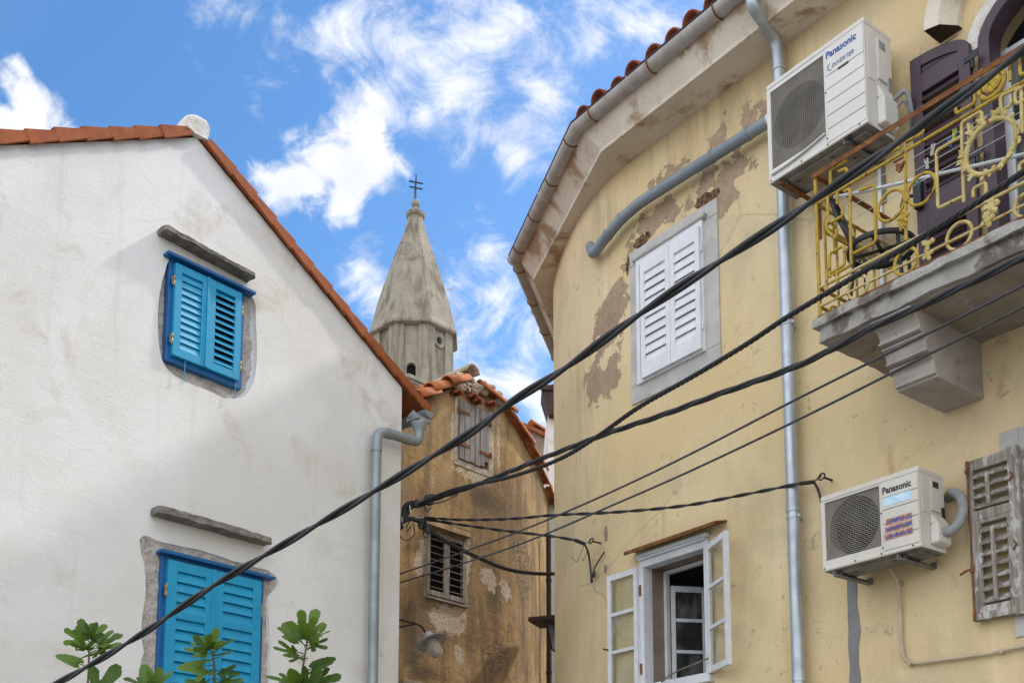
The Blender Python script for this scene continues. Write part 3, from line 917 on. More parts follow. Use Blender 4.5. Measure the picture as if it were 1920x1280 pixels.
def arch(x0, x1, zs, rise, n=14, grow=0.0):
    c = (x0 + x1) / 2; a = (x1 - x0) / 2 + grow; b = rise + grow
    return [(c + a * math.cos(math.pi - math.pi * i / n), zs + b * math.sin(math.pi * i / n)) for i in range(n + 1)]
WW = dict(x0=Q(1922, 1000).x, z0=Q(1920, 1150).z + .02, z1=Q(1915, 838).z - .03); WW['x1'] = WW['x0'] + .8
m = MB()
holes = [[(SW['x0'] + .09, SW['z0'] + .12), (SW['x1'] - .09, SW['z0'] + .12), (SW['x1'] - .09, SW['z1'] - .09), (SW['x0'] + .09, SW['z1'] - .09)],
         [(CW['x0'] + .03, CW['z0']), (CW['x1'] - .03, CW['z0']), (CW['x1'] - .03, CW['z1'] - .03), (CW['x0'] + .03, CW['z1'] - .03)],
         [(dx0, zslab)] + arch(dx0, dx1, zsp, RISE) + [(dx1, zslab)],
         [(WW['x0'], WW['z0']), (WW['x1'], WW['z0']), (WW['x1'], WW['z1']), (WW['x0'], WW['z1'])]]
m.sheet([(xs0, 0), (XR, 0), (XR, ZW), (xs0, ZW)], holes, 0.0, .30)
rest = plan[1:]
v = []; n = len(rest)
for p in rest: v.append((p.x, p.y, 0))
for p in rest: v.append((p.x, p.y, ZW))
m.add(v, [(i + 1, i, n + i, n + i + 1) for i in range(n - 1)], 0, True)
BACK_Y = 7.5
dl = rest[-1]
m.add([(dl.x, dl.y, 0), (dl.x + 2.2, BACK_Y, 0), (XR, BACK_Y, 0), (XR, 0, 0), (dl.x, dl.y, ZW), (dl.x + 2.2, BACK_Y, ZW), (XR, BACK_Y, ZW), (XR, 0, ZW)],
      [(1, 0, 4, 5), (2, 1, 5, 6), (3, 2, 6, 7)])
m.build('wall', MAT['yellow'], yh)

MAIN_IN = .05
# ---- cornice: soffit from the rounded wall to a polygonal edge, then the sloping fascia
def eave_poly(o, ext=2.4):
    om = o if o <= SOFF + .001 else o - MAIN_IN
    pB, pC = WR.loc(cross2(WR, W2, om, o)), WR.loc(cross2(W2, W3, o, o))
    pA = Vector((XR, -om, 0)); pD = WR.loc(cross2(W2, W3, o, o) - W3.right * 5.1)
    return [Vector((q.x, q.y, 0)) for q in (pA, pB, pC, pD)]
def dense(L, k):
    out = []
    for i in range(len(L) - 1):
        for j in range(k): out.append(L[i].lerp(L[i + 1], j / k))
    return out + [L[-1]]
FAS, FZ = .16, .25
edge = eave_poly(SOFF); top = eave_poly(SOFF + FAS)
m = MB()
# soffit: joined strip between the wall's plan and the edge, both sampled along their length
def resample(L, n):
    d = [0]
    for a, b in zip(L, L[1:]): d.append(d[-1] + (b - a).length)
    out = []
    for i in range(n + 1):
        t = d[-1] * i / n; k = 0
        while k < len(L) - 2 and d[k + 1] < t: k += 1
        out.append(L[k].lerp(L[k + 1], (t - d[k]) / max(d[k + 1] - d[k], 1e-9)))
    return out
# match points by plan stretch: main, middle, end
kB = 7; kC = 20
ins = [plan[0]] + plan[1:14] + plan[14:27] + [plan[-1]]
def near(L, p):   # nearest point of the edge polygon
    best = None
    for a, b in zip(L, L[1:]):
        t = max(0, min(1, (p - a).dot(b - a) / (b - a).length_squared)); q = a + (b - a) * t
        if best is None or (q - p).length < best[0]: best = ((q - p).length, q)
    return best[1]
inner = []
for a, b in zip(plan, plan[1:]):
    k = max(1, int((b - a).length / .12))
    for j in range(k): inner.append(a.lerp(b, j / k))
inner.append(plan[-1])
outer = [near(edge, p) for p in inner]
for c in edge[1:3]:   # let one sample land on each corner
    i = min(range(len(outer)), key=lambda k: (outer[k] - c).length); outer[i] = c.copy()
n = len(inner)
v = [(p.x, p.y, ZE) for p in inner] + [(p.x, p.y, ZE) for p in outer]
m.add(v, [(i, i + 1, n + i + 1, n + i) for i in range(n - 1)])
for a, b, c, d in zip(edge, edge[1:], top, top[1:]):
    k = 24
    for j in range(k):
        p, q = a.lerp(b, j / k), a.lerp(b, (j + 1) / k); r, s = c.lerp(d, j / k), c.lerp(d, (j + 1) / k)
        for (z0, f0), (z1, f1) in (((0, 0), (.035, .02)), ((.035, .02), (FZ, 1))):
            m.add([p.lerp(r, f0) + Vector((0, 0, ZE + z0)), q.lerp(s, f0) + Vector((0, 0, ZE + z0)), q.lerp(s, f1) + Vector((0, 0, ZE + z1)), p.lerp(r, f1) + Vector((0, 0, ZE + z1))], [(0, 3, 2, 1)])
m.build('cornice', MAT['cornice'], yh)

# ---- roof with barrel tiles over the eaves
ZR = ZE + FZ + .02
rt = eave_poly(SOFF + FAS + .02); SL = math.tan(R(19))
m = MB()
ridge = [Vector((XR, 3.6, ZR + 1.45)), Vector((rt[1].x + 3.2, 3.6, ZR + 1.45)), Vector((rt[2].x + 2.4, rt[2].y + .9, ZR + 1.2)), Vector((rt[3].x + 2.4, rt[3].y + .8, ZR + 1.2))]
for i in range(3):
    a, b = rt[i] + Vector((0, 0, ZR)), rt[i + 1] + Vector((0, 0, ZR))
    m.add([a, b, ridge[i + 1], ridge[i]], [(0, 1, 2, 3)])
    m.add([a, b, b + Vector((0, 0, .03)), a + Vector((0, 0, .03))], [(0, 3, 2, 1)])
m.add([ridge[0], ridge[1], (ridge[1].x, BACK_Y, ZR), (XR, BACK_Y, ZR)], [(0, 1, 2, 3)])
m.add([ridge[1], ridge[2], ridge[3], (rt[3].x + 2.2, BACK_Y, ZR), (ridge[1].x, BACK_Y, ZR)], [(0, 1, 2, 3, 4)])
# closing board under the eave tiles
roof = m.build('roof', MAT['tile_brown'], yh)
m = MB()
def half_barrel(m, a, b, r0, r1, t=.016, up=Vector((0, 0, 1))):
    """one curved tile from a (low end) to b"""
    d = (b - a).normalized(); s = d.cross(up).normalized(); u = s.cross(d)
    vs = []
    for q, rr in ((a, r0), (b, r1)):
        for rad in (rr, rr - t):
            for k in range(9):
                an = math.pi * k / 8
                vs.append(q + s * rad * math.cos(an) + u * rad * math.sin(an))
    f = []
    for k in range(8):
        f += [(k, k + 1, 19 + k, 18 + k), (9 + k, 27 + k, 28 + k, 10 + k), (k, 9 + k, 10 + k, k + 1), (18 + k, 19 + k, 28 + k, 27 + k)]
    f += [(0, 18, 27, 9), (8, 17, 35, 26)]
    m.add(vs, f, 0, True)
for i in range(3):
    a, b = rt[i], rt[i + 1]
    L = (b - a).length; k = int(L / .235); t0 = (b - a).normalized(); inn = Vector((-t0.y, t0.x, 0)) * -1
    if inn.y < 0 and i == 0: inn = -inn
    if i == 1 and inn.x < 0: inn = -inn
    if i == 2 and inn.x < 0: inn = -inn
    for j in range(k):
        c = a.lerp(b, (j + .5) / k) + Vector((0, 0, ZR + .04 + rnd.uniform(-.012, .012)))
        for row in range(0 if i == 0 else 1, 3):
            p = c + inn * (-.07 + .33 * row + rnd.uniform(-.02, .02)) + Vector((0, 0, (.33 * row) * SL + .014 * row))
            q = p + inn * .42 + Vector((0, 0, .42 * SL - .01))
            half_barrel(m, p, q, .098, .078)
m.build('eave_tile', MAT['tile_brown'], roof)

# ---- half-round gutter on brackets
gl = eave_poly(SOFF + FAS + .04)
def gutter_run(m, L, r, z, t=.006):
    sec = [(math.cos(math.pi + math.pi * k / 12), math.sin(math.pi + math.pi * k / 12)) for k in range(13)]
    sec = [(r * c, r * s) for c, s in sec] + [((r - t) * c, (r - t) * s) for c, s in reversed(sec)]
    n = len(L); k = len(sec); vs = []
    for i in range(n):
        d0 = (L[i] - L[i - 1]).normalized() if i else None
        d1 = (L[i + 1] - L[i]).normalized() if i < n - 1 else None
        d = ((d0 or d1) + (d1 or d0)).normalized(); s_ = Vector((d.y, -d.x, 0))
        sc = 1.0 / max(.5, (d0 or d1).dot(d))
        for x, zz in sec: vs.append(L[i] + s_ * x * sc + Vector((0, 0, z + zz)))
    f = []
    for i in range(n - 1):
        for j in range(k): f.append((i * k + j, i * k + (j + 1) % k, (i + 1) * k + (j + 1) % k, (i + 1) * k + j))
    m.add(vs, f, 0, True)
m = MB(); GZ = ZE + FZ + .045
gutter_run(m, gl, .078, GZ)
gut = m.build('gutter', MAT['gutter'], yh)
for a, b in zip(gl, gl[1:]):
    L = (b - a).length; k = max(1, round(L / .85)); d = (b - a).normalized()
    s_ = Vector((d.y, -d.x, 0))
    hoop = lambda c, r: [c + s_ * r * math.cos(math.pi + math.pi * q / 10) + Vector((0, 0, GZ + r * math.sin(math.pi + math.pi * q / 10))) for q in range(11)]
    for j in range(k + 1):
        c = a.lerp(b, (j + .3) / (k + .6))
        m = MB(); m.tube(hoop(c, .083), .0075, 6); m.build('gutter_bracket', MAT['rust'], gut)
        if j % 2: m = MB(); m.tube(hoop(c + d * .25, .080), .013, 6, flat=.4); m.build('gutter_joint', MAT['gutter'], gut)
m = MB(); m.tube([q + Vector((0, 0, GZ + .010)) for q in eave_poly(SOFF + FAS + .04 + .076)], .011, 6); m.build('drip_edge', MAT['brown_metal'], gut)

# ---- galvanised downpipe with swan neck
pg = Q(1405, -40, SOFF + FAS + .04)
OFFP = .10
yl = Q(1464, 150, OFFP); yb = Q(1494, 1270, OFFP)
xdp = (yl.x + yb.x) / 2
m = MB()
qa, qb, qc, qd = Q(1409, -12, .48), Q(1413, 14, .47), Q(1438, 50, .27), Q(1456, 84, .12)
pts = smooth_path([(qa.x, qa.y, GZ), qa, qb, qc, qd, (xdp, -OFFP, Q(1463, 150, .1).z)], 6) + [(xdp, -OFFP, 6.0), (xdp, -OFFP, .05)]
m.tube(pts, .050, 20)
for z in (Q(1462, 130, .1).z, 6.05, 4.45, 3.1):
    m.tube([(xdp, -OFFP, z - .012), (xdp, -OFFP, z + .012)], .056, 20)
dpp = m.build('downpipe', MAT['galv'], yh)
for z in (6.02, 4.42, 2.9):
    m = MB(); m.tube([(xdp, -OFFP, z - .035), (xdp, -OFFP, z - .012)], .055, 20); m.box(xdp - .008, xdp + .008, -OFFP, .02, z - .03, z - .016); m.box(xdp + .05, xdp + .075, -OFFP - .012, -OFFP + .004, z - .034, z - .012)
    m.build('pipe_clamp', MAT['galv'], dpp)

# ---- blue-grey pipe running along the wall
def on_plan(px, py, off):
    """point on the rounded wall's face under a pixel (wall-local)"""
    d = ray(px, py); best = None
    for a, b in zip(plan, plan[1:]):
        t_ = (b - a).normalized(); nn = Vector((t_.y, -t_.x, 0))
        if nn.y > 0 and abs(nn.y) > abs(nn.x): nn = -nn
        if nn.x > 0 and abs(nn.x) >= abs(nn.y): nn = -nn
        A, B = WR.M @ (a + nn * off), WR.M @ (b + nn * off); e = B - A
        k = d.x * e.y - d.y * e.x
        if abs(k) < 1e-9: continue
        r_ = A - CAM
        t = (r_.x * e.y - r_.y * e.x) / k; u = (r_.x * d.y - r_.y * d.x) / k
        if -.02 <= u <= 1.02 and t > 0 and (best is None or t < best[0]): best = (t, CAM + d * t)
    return WR.loc(best[1]) if best else WR.p(px, py, off)
pp = [on_plan(1450, 222, .11), on_plan(1300, 316, .11), on_plan(1200, 380, .11), on_plan(1165, 410, .11), on_plan(1140, 440, .11), on_plan(1112, 476, .11)]
pe = on_plan(1107, 462, 0.0)
m = MB(); m.tube(fillet(pp + [pe], .07, 5), .052, 16)
for i in (3, 4): q = pp[i]; d = (pp[i] - pp[i - 1]).normalized(); m.tube([q - d * .012, q + d * .012], .057, 16)
for f in (.3, .75): q = pp[0].lerp(pp[1], f); d = (pp[1] - pp[0]).normalized(); m.tube([q - d * .014, q + d * .014], .057, 16)
wp = m.build('vent_pipe', MAT['pipe'], yh)
m = MB(); q = pp[0]; d = (pp[1] - pp[0]).normalized(); m.tube([q - d * .13, q + d * .04], .058, 16); m.build('pipe_socket', MAT['pale_paint'], wp)

# ---- second-storey window: pale stone surround and white louvred shutters
m = MB(); x0, x1, z0, z1 = SW['x0'], SW['x1'], SW['z0'], SW['z1']
def wq(a, b, off=0): return Q(1140 + a / 2.908, 340 + b / 2.908, off)
ix0 = (wq(165, 440).x + wq(180, 1110).x) / 2; ix1 = (wq(532, 215).x + wq(543, 935).x) / 2
iz1 = (wq(165, 440).z + wq(530, 222).z) / 2; iz0 = (wq(182, 1108).z + wq(543, 935).z) / 2
PR = .018
m.box(x0, x1, -PR, .10, z0, iz0 + .01); m.box(x0, x1, -PR - .001, .10, iz1 - .01, z1)
m.box(x0 + .002, ix0 + .01, -PR + .001, .10, iz0 + .012, iz1 - .012); m.box(ix1 - .01, x1 - .002, -PR + .001, .10, iz0 + .012, iz1 - .012)
win = m.build('window', MAT['surround'], yh, bevel=.004)
m = MB(); fw = .05
m.box(ix0, ix0 + fw, -.045, .05, iz0, iz1); m.box(ix1 - fw, ix1, -.045, .05, iz0, iz1); m.box(ix0 + fw, ix1 - fw, -.044, .05, iz0, iz0 + fw); m.box(ix0 + fw, ix1 - fw, -.044, .05, iz1 - fw, iz1)
m.build('frame', MAT['pale_paint'], win, bevel=.003)
m = MB(); m.tube([(ix0 - .03, -.04, iz1 + .02), (ix1 + .035, -.04, iz1 + .02)], .028, 10, flat=.8); m.box(ix0 - .03, ix1 + .035, -.04, .0, iz1 + .0, iz1 + .044)
m.build('drip_mould', MAT['surround'], win)
m = MB(); m.box(ix0 + .03, ix1 - .03, .055, .07, iz0 + .03, iz1 - .03); m.build('shade_backing', MAT['dark'], win)  # shade behind the white slats, put in as a black sheet
sx0, sx1 = (wq(165, 440, .07).x + wq(185, 1070, .07).x) / 2, (wq(497, 250, .07).x + wq(508, 915, .07).x) / 2
sz1 = (wq(168, 440, .07).z + wq(497, 252, .07).z) / 2; sz0 = (wq(188, 1072, .07).z + wq(508, 912, .07).z) / 2
smid = wq(340, 700, .07).x
print('white shutters', sx1 - sx0, sz1 - sz0)
for a, b in ((sx0 + .01, smid - .002), (smid + .002, sx1)):
    s = louvre(b - a, sz1 - sz0, .034, .055, (.13, .12), (), .088, -13, .093, .010)
    s.build('shutter', MAT['pale_paint'], win, bevel=.003, M=put_at(a, -.078, sz0))
for f in (.18, .82): hinge(win, sx1 + .012, -.06, sz0 + (sz1 - sz0) * f, MAT['pale_paint'], .06)
for x in (sx0 + .16, smid, smid + .22):
    m = MB(); m.lathe([(.010, 0), (.012, .012), (.006, .02)], 10, Matrix.Translation((x, -.046, iz0 + .025)) @ Matrix.Rotation(R(90), 4, 'X')); m.build('catch', MAT['brass'], win)

# ---- first-storey casement window with its sashes thrown open
x0, x1, z0, z1 = CW['x0'], CW['x1'], CW['z0'], CW['z1']
m = MB(); fw = .055
m.box(x0, x0 + fw, -.02, .10, z0, z1); m.box(x1 - fw, x1, -.02, .10, z0, z1); m.box(x0 + fw, x1 - fw, -.019, .10, z1 - fw - .01, z1)
m.box(x0 + .01, x1 - .01, -.05, -.0, z1 + .0, z1 + .02); m.box(x0 - .008, x1 + .02, -.065, -.0, z1 + .02, z1 + .055)
win = m.build('window', MAT['old_white'], yh, bevel=.006)
m = MB(); m.box(x0 - .02, x1 + .03, -.07, .26, z0 - .06, z0 + .004); m.box(x0 - .0, x1 + .01, -.03, .10, z0 + .005, z0 + .03); m.build('sill', MAT['old_white'], win, bevel=.006)
def sash(w, h, t=.035, st=.046, n=3, pane=None):
    m = MB(); m.box(0, st, 0, t, 0, h); m.box(w - st, w, 0, t, 0, h)
    for k in range(n + 1):
        q = .055 if k in (0, n) else .032
        z = (h - .055) * k / n if k in (0, n) else .0275 + (h - .055) * k / n - .016
        m.box(st, w - st, .002, t - .002, z, z + q)
    return m
def sash_panes(win_o, w, h, M, t=.035, st=.046):
    m = MB(); m.add([(st - .004, t / 2, .05), (w - st + .004, t / 2, .05), (w - st + .004, t / 2, h - .05), (st - .004, t / 2, h - .05)], [(0, 1, 2, 3)])
    return m.build('pane', MAT['glass'], win_o)
SWD = .425; SH = z1 - z0 - .10
lh = Q(1195, 1063, .05); zl1 = (Q(1139, 1079.5, .05).z + Q(1194, 1063, .05).z) / 2
lxa = Q(1139, 1180, .05).x; lxb = Q(1195, 1165, .05).x
s = sash(lxb - lxa, zl1 - z0 - .0, .04).build('sash', MAT['old_white'], win, bevel=.003, M=put_at(lxa, -.055, z0))
sash_panes(s, lxb - lxa, zl1 - z0, None)
m = MB(); m.tube([(.02, -.012, .42), (-.03, -.018, .43), (-.035, -.018, .44)], .008, 8); m.build('latch', MAT['black_iron'], s)
for z in (z0 + .18, zl1 - .22):
    m = MB(); m.lathe([(.010, -.045), (.012, -.04), (.012, .04), (.010, .045)], 10, put_at(x0 - .012, -.03, z)); m.box(x0 - .01, x0 + .03, -.026, -.02, z - .05, z + .05); m.build('hinge', MAT['rust'], win)
ang = -R(25)
zr1 = Q(1330, 1008, .10).z
hx = x1 - .005
# leaf runs from the hinge to the right and out
s = sash(SWD, zl1 - z0 - .01, .04).build('sash', MAT['old_white'], win, bevel=.003, M=Matrix.Translation((hx, -.05, z0 + .01)) @ Matrix.Rotation(ang, 4, 'Z'))
sash_panes(s, SWD, zl1 - z0 - .01, None)
m = MB(); m.tube([(x0 + .28, -.03, z0 + .02), (x0 + .40, -.09, z0 + .035), (x0 + .55, -.10, z0 + .075), (hx + .03, -.06, z0 + .14)], .007, 6); m.build('stay_hook', MAT['brass'], win)
# reveal, inner frame and an inner sash standing open into the room
rw = .30
m = MB()
m.box(x0 + .03, x0 + .046, .101, rw, z0, z1 - .05); m.box(x1 - .046, x1 - .03, .101, rw, z0, z1 - .05); m.box(x0 + .03, x1 - .03, .101, rw, z1 - .05, z1 - .034)
m.build('reveal', MAT['render_grey'], win)
m = MB()
m.box(x0 + .047, x0 + .08, rw - .05, rw, z0, z1 - .06); m.box(x1 - .08, x1 - .047, rw - .05, rw, z0, z1 - .06); m.box(x0 + .08, x1 - .08, rw - .05, rw, z1 - .09, z1 - .06)
m.build('inner_frame', MAT['old_white'], win, bevel=.003)
iw = (x1 - x0) / 2 - .08; ih = z1 - z0 - .24
s = sash(iw, ih, .034, .042).build('sash', MAT['old_white'], win, bevel=.003, M=Matrix.Translation((x0 + .085, rw + .01, z0 + .05)) @ Matrix.Rotation(R(62), 4, 'Z'))
sash_panes(s, iw, ih, None)
# the room behind
m = MB(); rx0, rx1, ry0, ry1, rz0, rz1 = x0 - .9, x1 + 1.2, .33, 3.2, z0 - .9, z1 + .25
m.add([(rx0, ry0, rz0), (rx1, ry0, rz0), (rx1, ry1, rz0), (rx0, ry1, rz0), (rx0, ry0, rz1), (rx1, ry0, rz1), (rx1, ry1, rz1), (rx0, ry1, rz1)],
      [(0, 1, 2, 3), (4, 7, 6, 5), (3, 2, 6, 7), (1, 5, 6, 2), (0, 3, 7, 4)])
m.build('room_wall', MAT['room'], win)
m = MB(); m.box(x0 + .52, x1 + .9, ry0 + .5, ry0 + .56, z0 - .2, z1 - .02); m.build('curtain', MAT['dark'], win)
# things inside the room: a red cloth ornament and a broom
ro = thing('hanging_ornament', 'red cloth heart hanging inside behind the open window sash', 'ornament', WR.M @ put_at(Q(1274, 1135, -.80).x, .80, Q(1274, 1135, -.80).z))
m = MB()
hp = [(0, -.10), (.05, -.05), (.085, .01), (.08, .05), (.05, .07), (.015, .055), (0, .035), (-.015, .055), (-.05, .07), (-.08, .05), (-.085, .01), (-.05, -.05)]
m.extrude([(x, -.02, z) for x, z in hp], (0, .04, 0)); m.build('cloth_heart', MAT['cloth_red'], ro, bevel=.012, seg=3)
m = MB(); m.tube([(0, 0, .03), (0, 0, .32)], .003, 6); m.build('string', MAT['cloth_red'], ro)
br = thing('broom', 'pale broom handle standing in the dark room behind the open casement', 'broom', WR.M @ put_at(x0 + .60, rw + .30, z0 - .6))
m = MB(); m.tube([(0, 0, .2), (.035, -.01, 1.28)], .014, 10); m.build('handle', MAT['brass'], br)
m = MB(); m.extrude([(-.14, -.03, .0), (.14, -.03, .0), (.05, -.02, .22), (-.05, -.02, .22)], (0, .05, 0)); m.build('head', MAT['stem'], br, bevel=.01)
# rusty sheet-iron hood over it
a, b = Q(1169, 1037, .15), Q(1341, 977.5, .15)
m = MB(); zt = (a.z + b.z) / 2
m.extrude([(a.x, 0, zt + .05), (a.x, -.15, zt + .012), (a.x, -.15, zt - .022), (a.x, -.138, zt - .022), (a.x, -.138, zt + .004), (a.x, 0, zt + .035)], (b.x - a.x, 0, 0))
m.build('rain_hood', MAT['rust'], win, bevel=.003)

# ---- cement patch running down the wall, wall marks
cx = Q(1598, 1090); pts = []
Lr = [(1587, 1080), (1589, 1110), (1590, 1140), (1590, 1165), (1592, 1190), (1592, 1230), (1594, 1262), (1593, 1300)]
Rr = [(1613, 1300), (1614, 1265), (1611, 1240), (1610, 1215), (1614, 1180), (1611, 1160), (1608, 1140), (1608, 1110), (1607, 1080)]
lp = [(Q(x, y).x, Q(x, y).z) for x, y in Lr + Rr]
lp = rough_loop(lp, .009, 5)
m = MB(); m.sheet(lp, (), -.006, 0)
n = len(lp); m.add([(p[0], -.006, p[1]) for p in lp] + [(p[0], .0, p[1]) for p in lp], [(i, (i + 1) % n, n + (i + 1) % n, n + i) for i in range(n)])
m.build('cement_patch', MAT['cement'], yh)
# plastered conduit down the wall between railing and leaf
m = MB(); q = Q(1651, 310); q2 = Q(1653, 470); m.tube([(q.x, -.02, q.z), (q2.x, -.02, q2.z - .8)], .016, 8); m.build('conduit', MAT['pale_paint'], yh)
# iron eye hooks that hold the service wires
def eye(px, py, plan_=False):
    q = on_plan(px, py, 0) if plan_ else Q(px, py)
    m = MB(); o = .10
    nn = Vector((0, -1, 0))
    m.tube([q + nn * -.02, q + nn * o], .009, 8)
    c = q + nn * (o + .028)
    m.tube([c + Vector((.028 * math.cos(a), .028 * math.sin(a) * .3, .028 * math.sin(a))) for a in [2 * math.pi * k / 14 for k in range(14)]], .007, 6, closed=True)
    m.build('eye_hook', MAT['black_iron'], yh)
    return WR.M @ c
HOOK_F = eye(1560, 900); HOOK_G = eye(1127, 1018, True)
for px, py, r in ((1137, 1000, .075), (1136, 1066, .04)):
    q = on_plan(px, py, 0); m = MB()
    lp = rough_loop([(q.x + .022 * math.cos(a), q.z + r * math.sin(a)) for a in [2 * math.pi * k / 14 for k in range(14)]], .006, 2)
    nrm = -.012
    m.sheet(lp, (), q.y + nrm, 0); n = len(lp)
    m.add([(p[0], q.y + nrm, p[1]) for p in lp] + [(p[0], q.y + .06, p[1]) for p in lp], [(i, (i + 1) % n, n + (i + 1) % n, n + i) for i in range(n)])
    m.build('cement_patch', MAT['render_grey'], yh)

# ---- balcony slab and corbels
bx0 = Q(1532, 600, BAL_OFF).x - .03; bx1 = 2 * dxc - bx0
TH = .165
print('balcony', bx0, bx1, bx1 - bx0)
def ragged_box(m, x0, x1, y0, y1, z0, z1, st=.06, amp=.012, seed=0):
    nx, ny, nz = max(2, int((x1 - x0) / st)), max(2, int((y1 - y0) / st)), max(2, int((z1 - z0) / st))
    def face(f, a, b):
        v = []
        for j in range(b + 1):
            for i in range(a + 1):
                q = f(i / a, j / b); e = mnoise.noise_vector(q * 5 + Vector((seed, 0, 0))) * amp + mnoise.noise_vector(q * 17 + Vector((seed, 3, 0))) * amp * .5
                v.append(q + e)
        m.add(v, [(j * (a + 1) + i, j * (a + 1) + i + 1, (j + 1) * (a + 1) + i + 1, (j + 1) * (a + 1) + i) for j in range(b) for i in range(a)], 0, False)
    X, Y, Z = x1 - x0, y1 - y0, z1 - z0
    face(lambda u, w: Vector((x0 + u * X, y0, z0 + w * Z)), nx, nz); face(lambda u, w: Vector((x1 - u * X, y1, z0 + w * Z)), nx, nz)
    face(lambda u, w: Vector((x0, y1 - u * Y, z0 + w * Z)), ny, nz); face(lambda u, w: Vector((x1, y0 + u * Y, z0 + w * Z)), ny, nz)
    face(lambda u, w: Vector((x0 + u * X, y0 + w * Y, z1)), nx, ny); face(lambda u, w: Vector((x0 + u * X, y1 - w * Y, z0)), nx, ny)
m = MB()
ragged_box(m, bx0, bx1, -BAL_OFF - .03, .02, zslab - .06, zslab, seed=1, amp=.016)
ragged_box(m, bx0 + .035, bx1 - .035, -BAL_OFF + .015, .02, zslab - TH, zslab - .055, seed=2, amp=.016)
slab = m.build('balcony_slab', MAT['concrete'], yh)
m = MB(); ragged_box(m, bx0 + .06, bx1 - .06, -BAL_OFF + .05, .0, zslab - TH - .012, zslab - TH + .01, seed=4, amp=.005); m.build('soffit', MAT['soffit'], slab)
def corbel(xa_, xb_):
    zt = zslab - TH - .006
    A, B, H = kx0, kx1, zt - zkb
    # stepped front: three flat faces with fillets between, then a level underside
    pr = [(0, 0)]
    for f, g_ in ((0, 0), (0, .06), (.09, .062), (.09, .085), (.05, .10), (.05, .12), (.22, .125), (.30, .17), (.36, .24), (.36, .31), (.28, .315), (.28, .35), (.46, .355), (.46, .385), (.40, .39), (.40, .42), (.56, .425), (.58, .52), (.62, .60), (.56, .605), (.56, .64), (.76, .645), (.76, .67), (.70, .675), (.70, .71), (.86, .715), (.88, .82), (.92, .90), (.88, .905), (.90, .955), (1.0, .96), (1.0, 1.0)):
        pr.append((-(A + (B - A) * f), -H * g_))
    pr.append((0, -H))
    m = MB(); m.extrude([(xa_, y, zt + z) for y, z in pr], (xb_ - xa_, 0, 0))
    return m.build('corbel', MAT['pinkstone'], yh, bevel=.004)
kq = Q(1770, 775); k1 = kq.x; kw = Q(1845, 742).x - k1; zkb = kq.z
def off_for(px, py, x):
    lo_, hi_ = 0.0, 1.2
    for _ in range(40):
        md = (lo_ + hi_) / 2
        if (Q(px, py, md).x < x) == (Q(px, py, 0).x < Q(px, py, 1.0).x): lo_ = md
        else: hi_ = md
    return (lo_ + hi_) / 2
kx0 = off_for(1632, 622, k1); kx1 = off_for(1682, 735, k1)
print('corbel', k1, kw, zkb, zslab - TH - zkb, kx0, kx1)
corbel(k1, k1 + kw); corbel(2 * dxc - k1 - kw, 2 * dxc - k1)

# ---- arched balcony door
m = MB(); fw = .085
ao = arch(dx0 - .0, dx1 + .0, zsp, RISE, 18); ai = arch(dx0 + fw, dx1 - fw, zsp, RISE - fw, 18)
ring = [(dx0, zslab)] + ao + [(dx1, zslab)] + [(dx1 - fw, zslab)] + list(reversed(ai)) + [(dx0 + fw, zslab)]
m.extrude([(x, -.035, z) for x, z in ring], (0, .16, 0))
door = m.build('balcony_door', MAT['plum'], yh, bevel=.005)
m = MB(); ao2 = arch(dx0, dx1, zsp, RISE, 18, .10); ai2 = arch(dx0, dx1, zsp, RISE, 18, .002)
m.extrude([(x, -.025, z) for x, z in ao2 + list(reversed(ai2))], (0, .06, 0)); m.build('arch_trim', MAT['whitestone'], door, bevel=.005)
# hood mould: curved band over the arch whose broken end shows bare brick
m = MB(); ao3 = arch(dx0, dx1, zsp + .24, RISE, 24, .30); ai3 = arch(dx0, dx1, zsp + .24, RISE, 24, .13)
n = len(ao3); sec = []
for (xo, zo), (xi, zi) in zip(ao3, ai3):
    sec.append([Vector((xi, .0, zi)), Vector((xi, -.05, zi)), Vector((xi + (xo - xi) * .45, -.17, zi + (zo - zi) * .45)), Vector((xo, -.20, zo)), Vector((xo, .0, zo))])
vs = [p for s_ in sec for p in s_]
m.add(vs, [(i * 5 + j, i * 5 + j + 1, (i + 1) * 5 + j + 1, (i + 1) * 5 + j)[::-1] for i in range(n - 1) for j in range(4)], 0, False)
hm = m.build('hood_mould', MAT['cornice'], door)
for s_ in (sec[0], sec[-1]):
    m = MB(); m.extrude(s_, (.012 if s_ is sec[0] else -.012, 0, -.004)); m.build('broken_end', MAT['brown_metal'], hm)
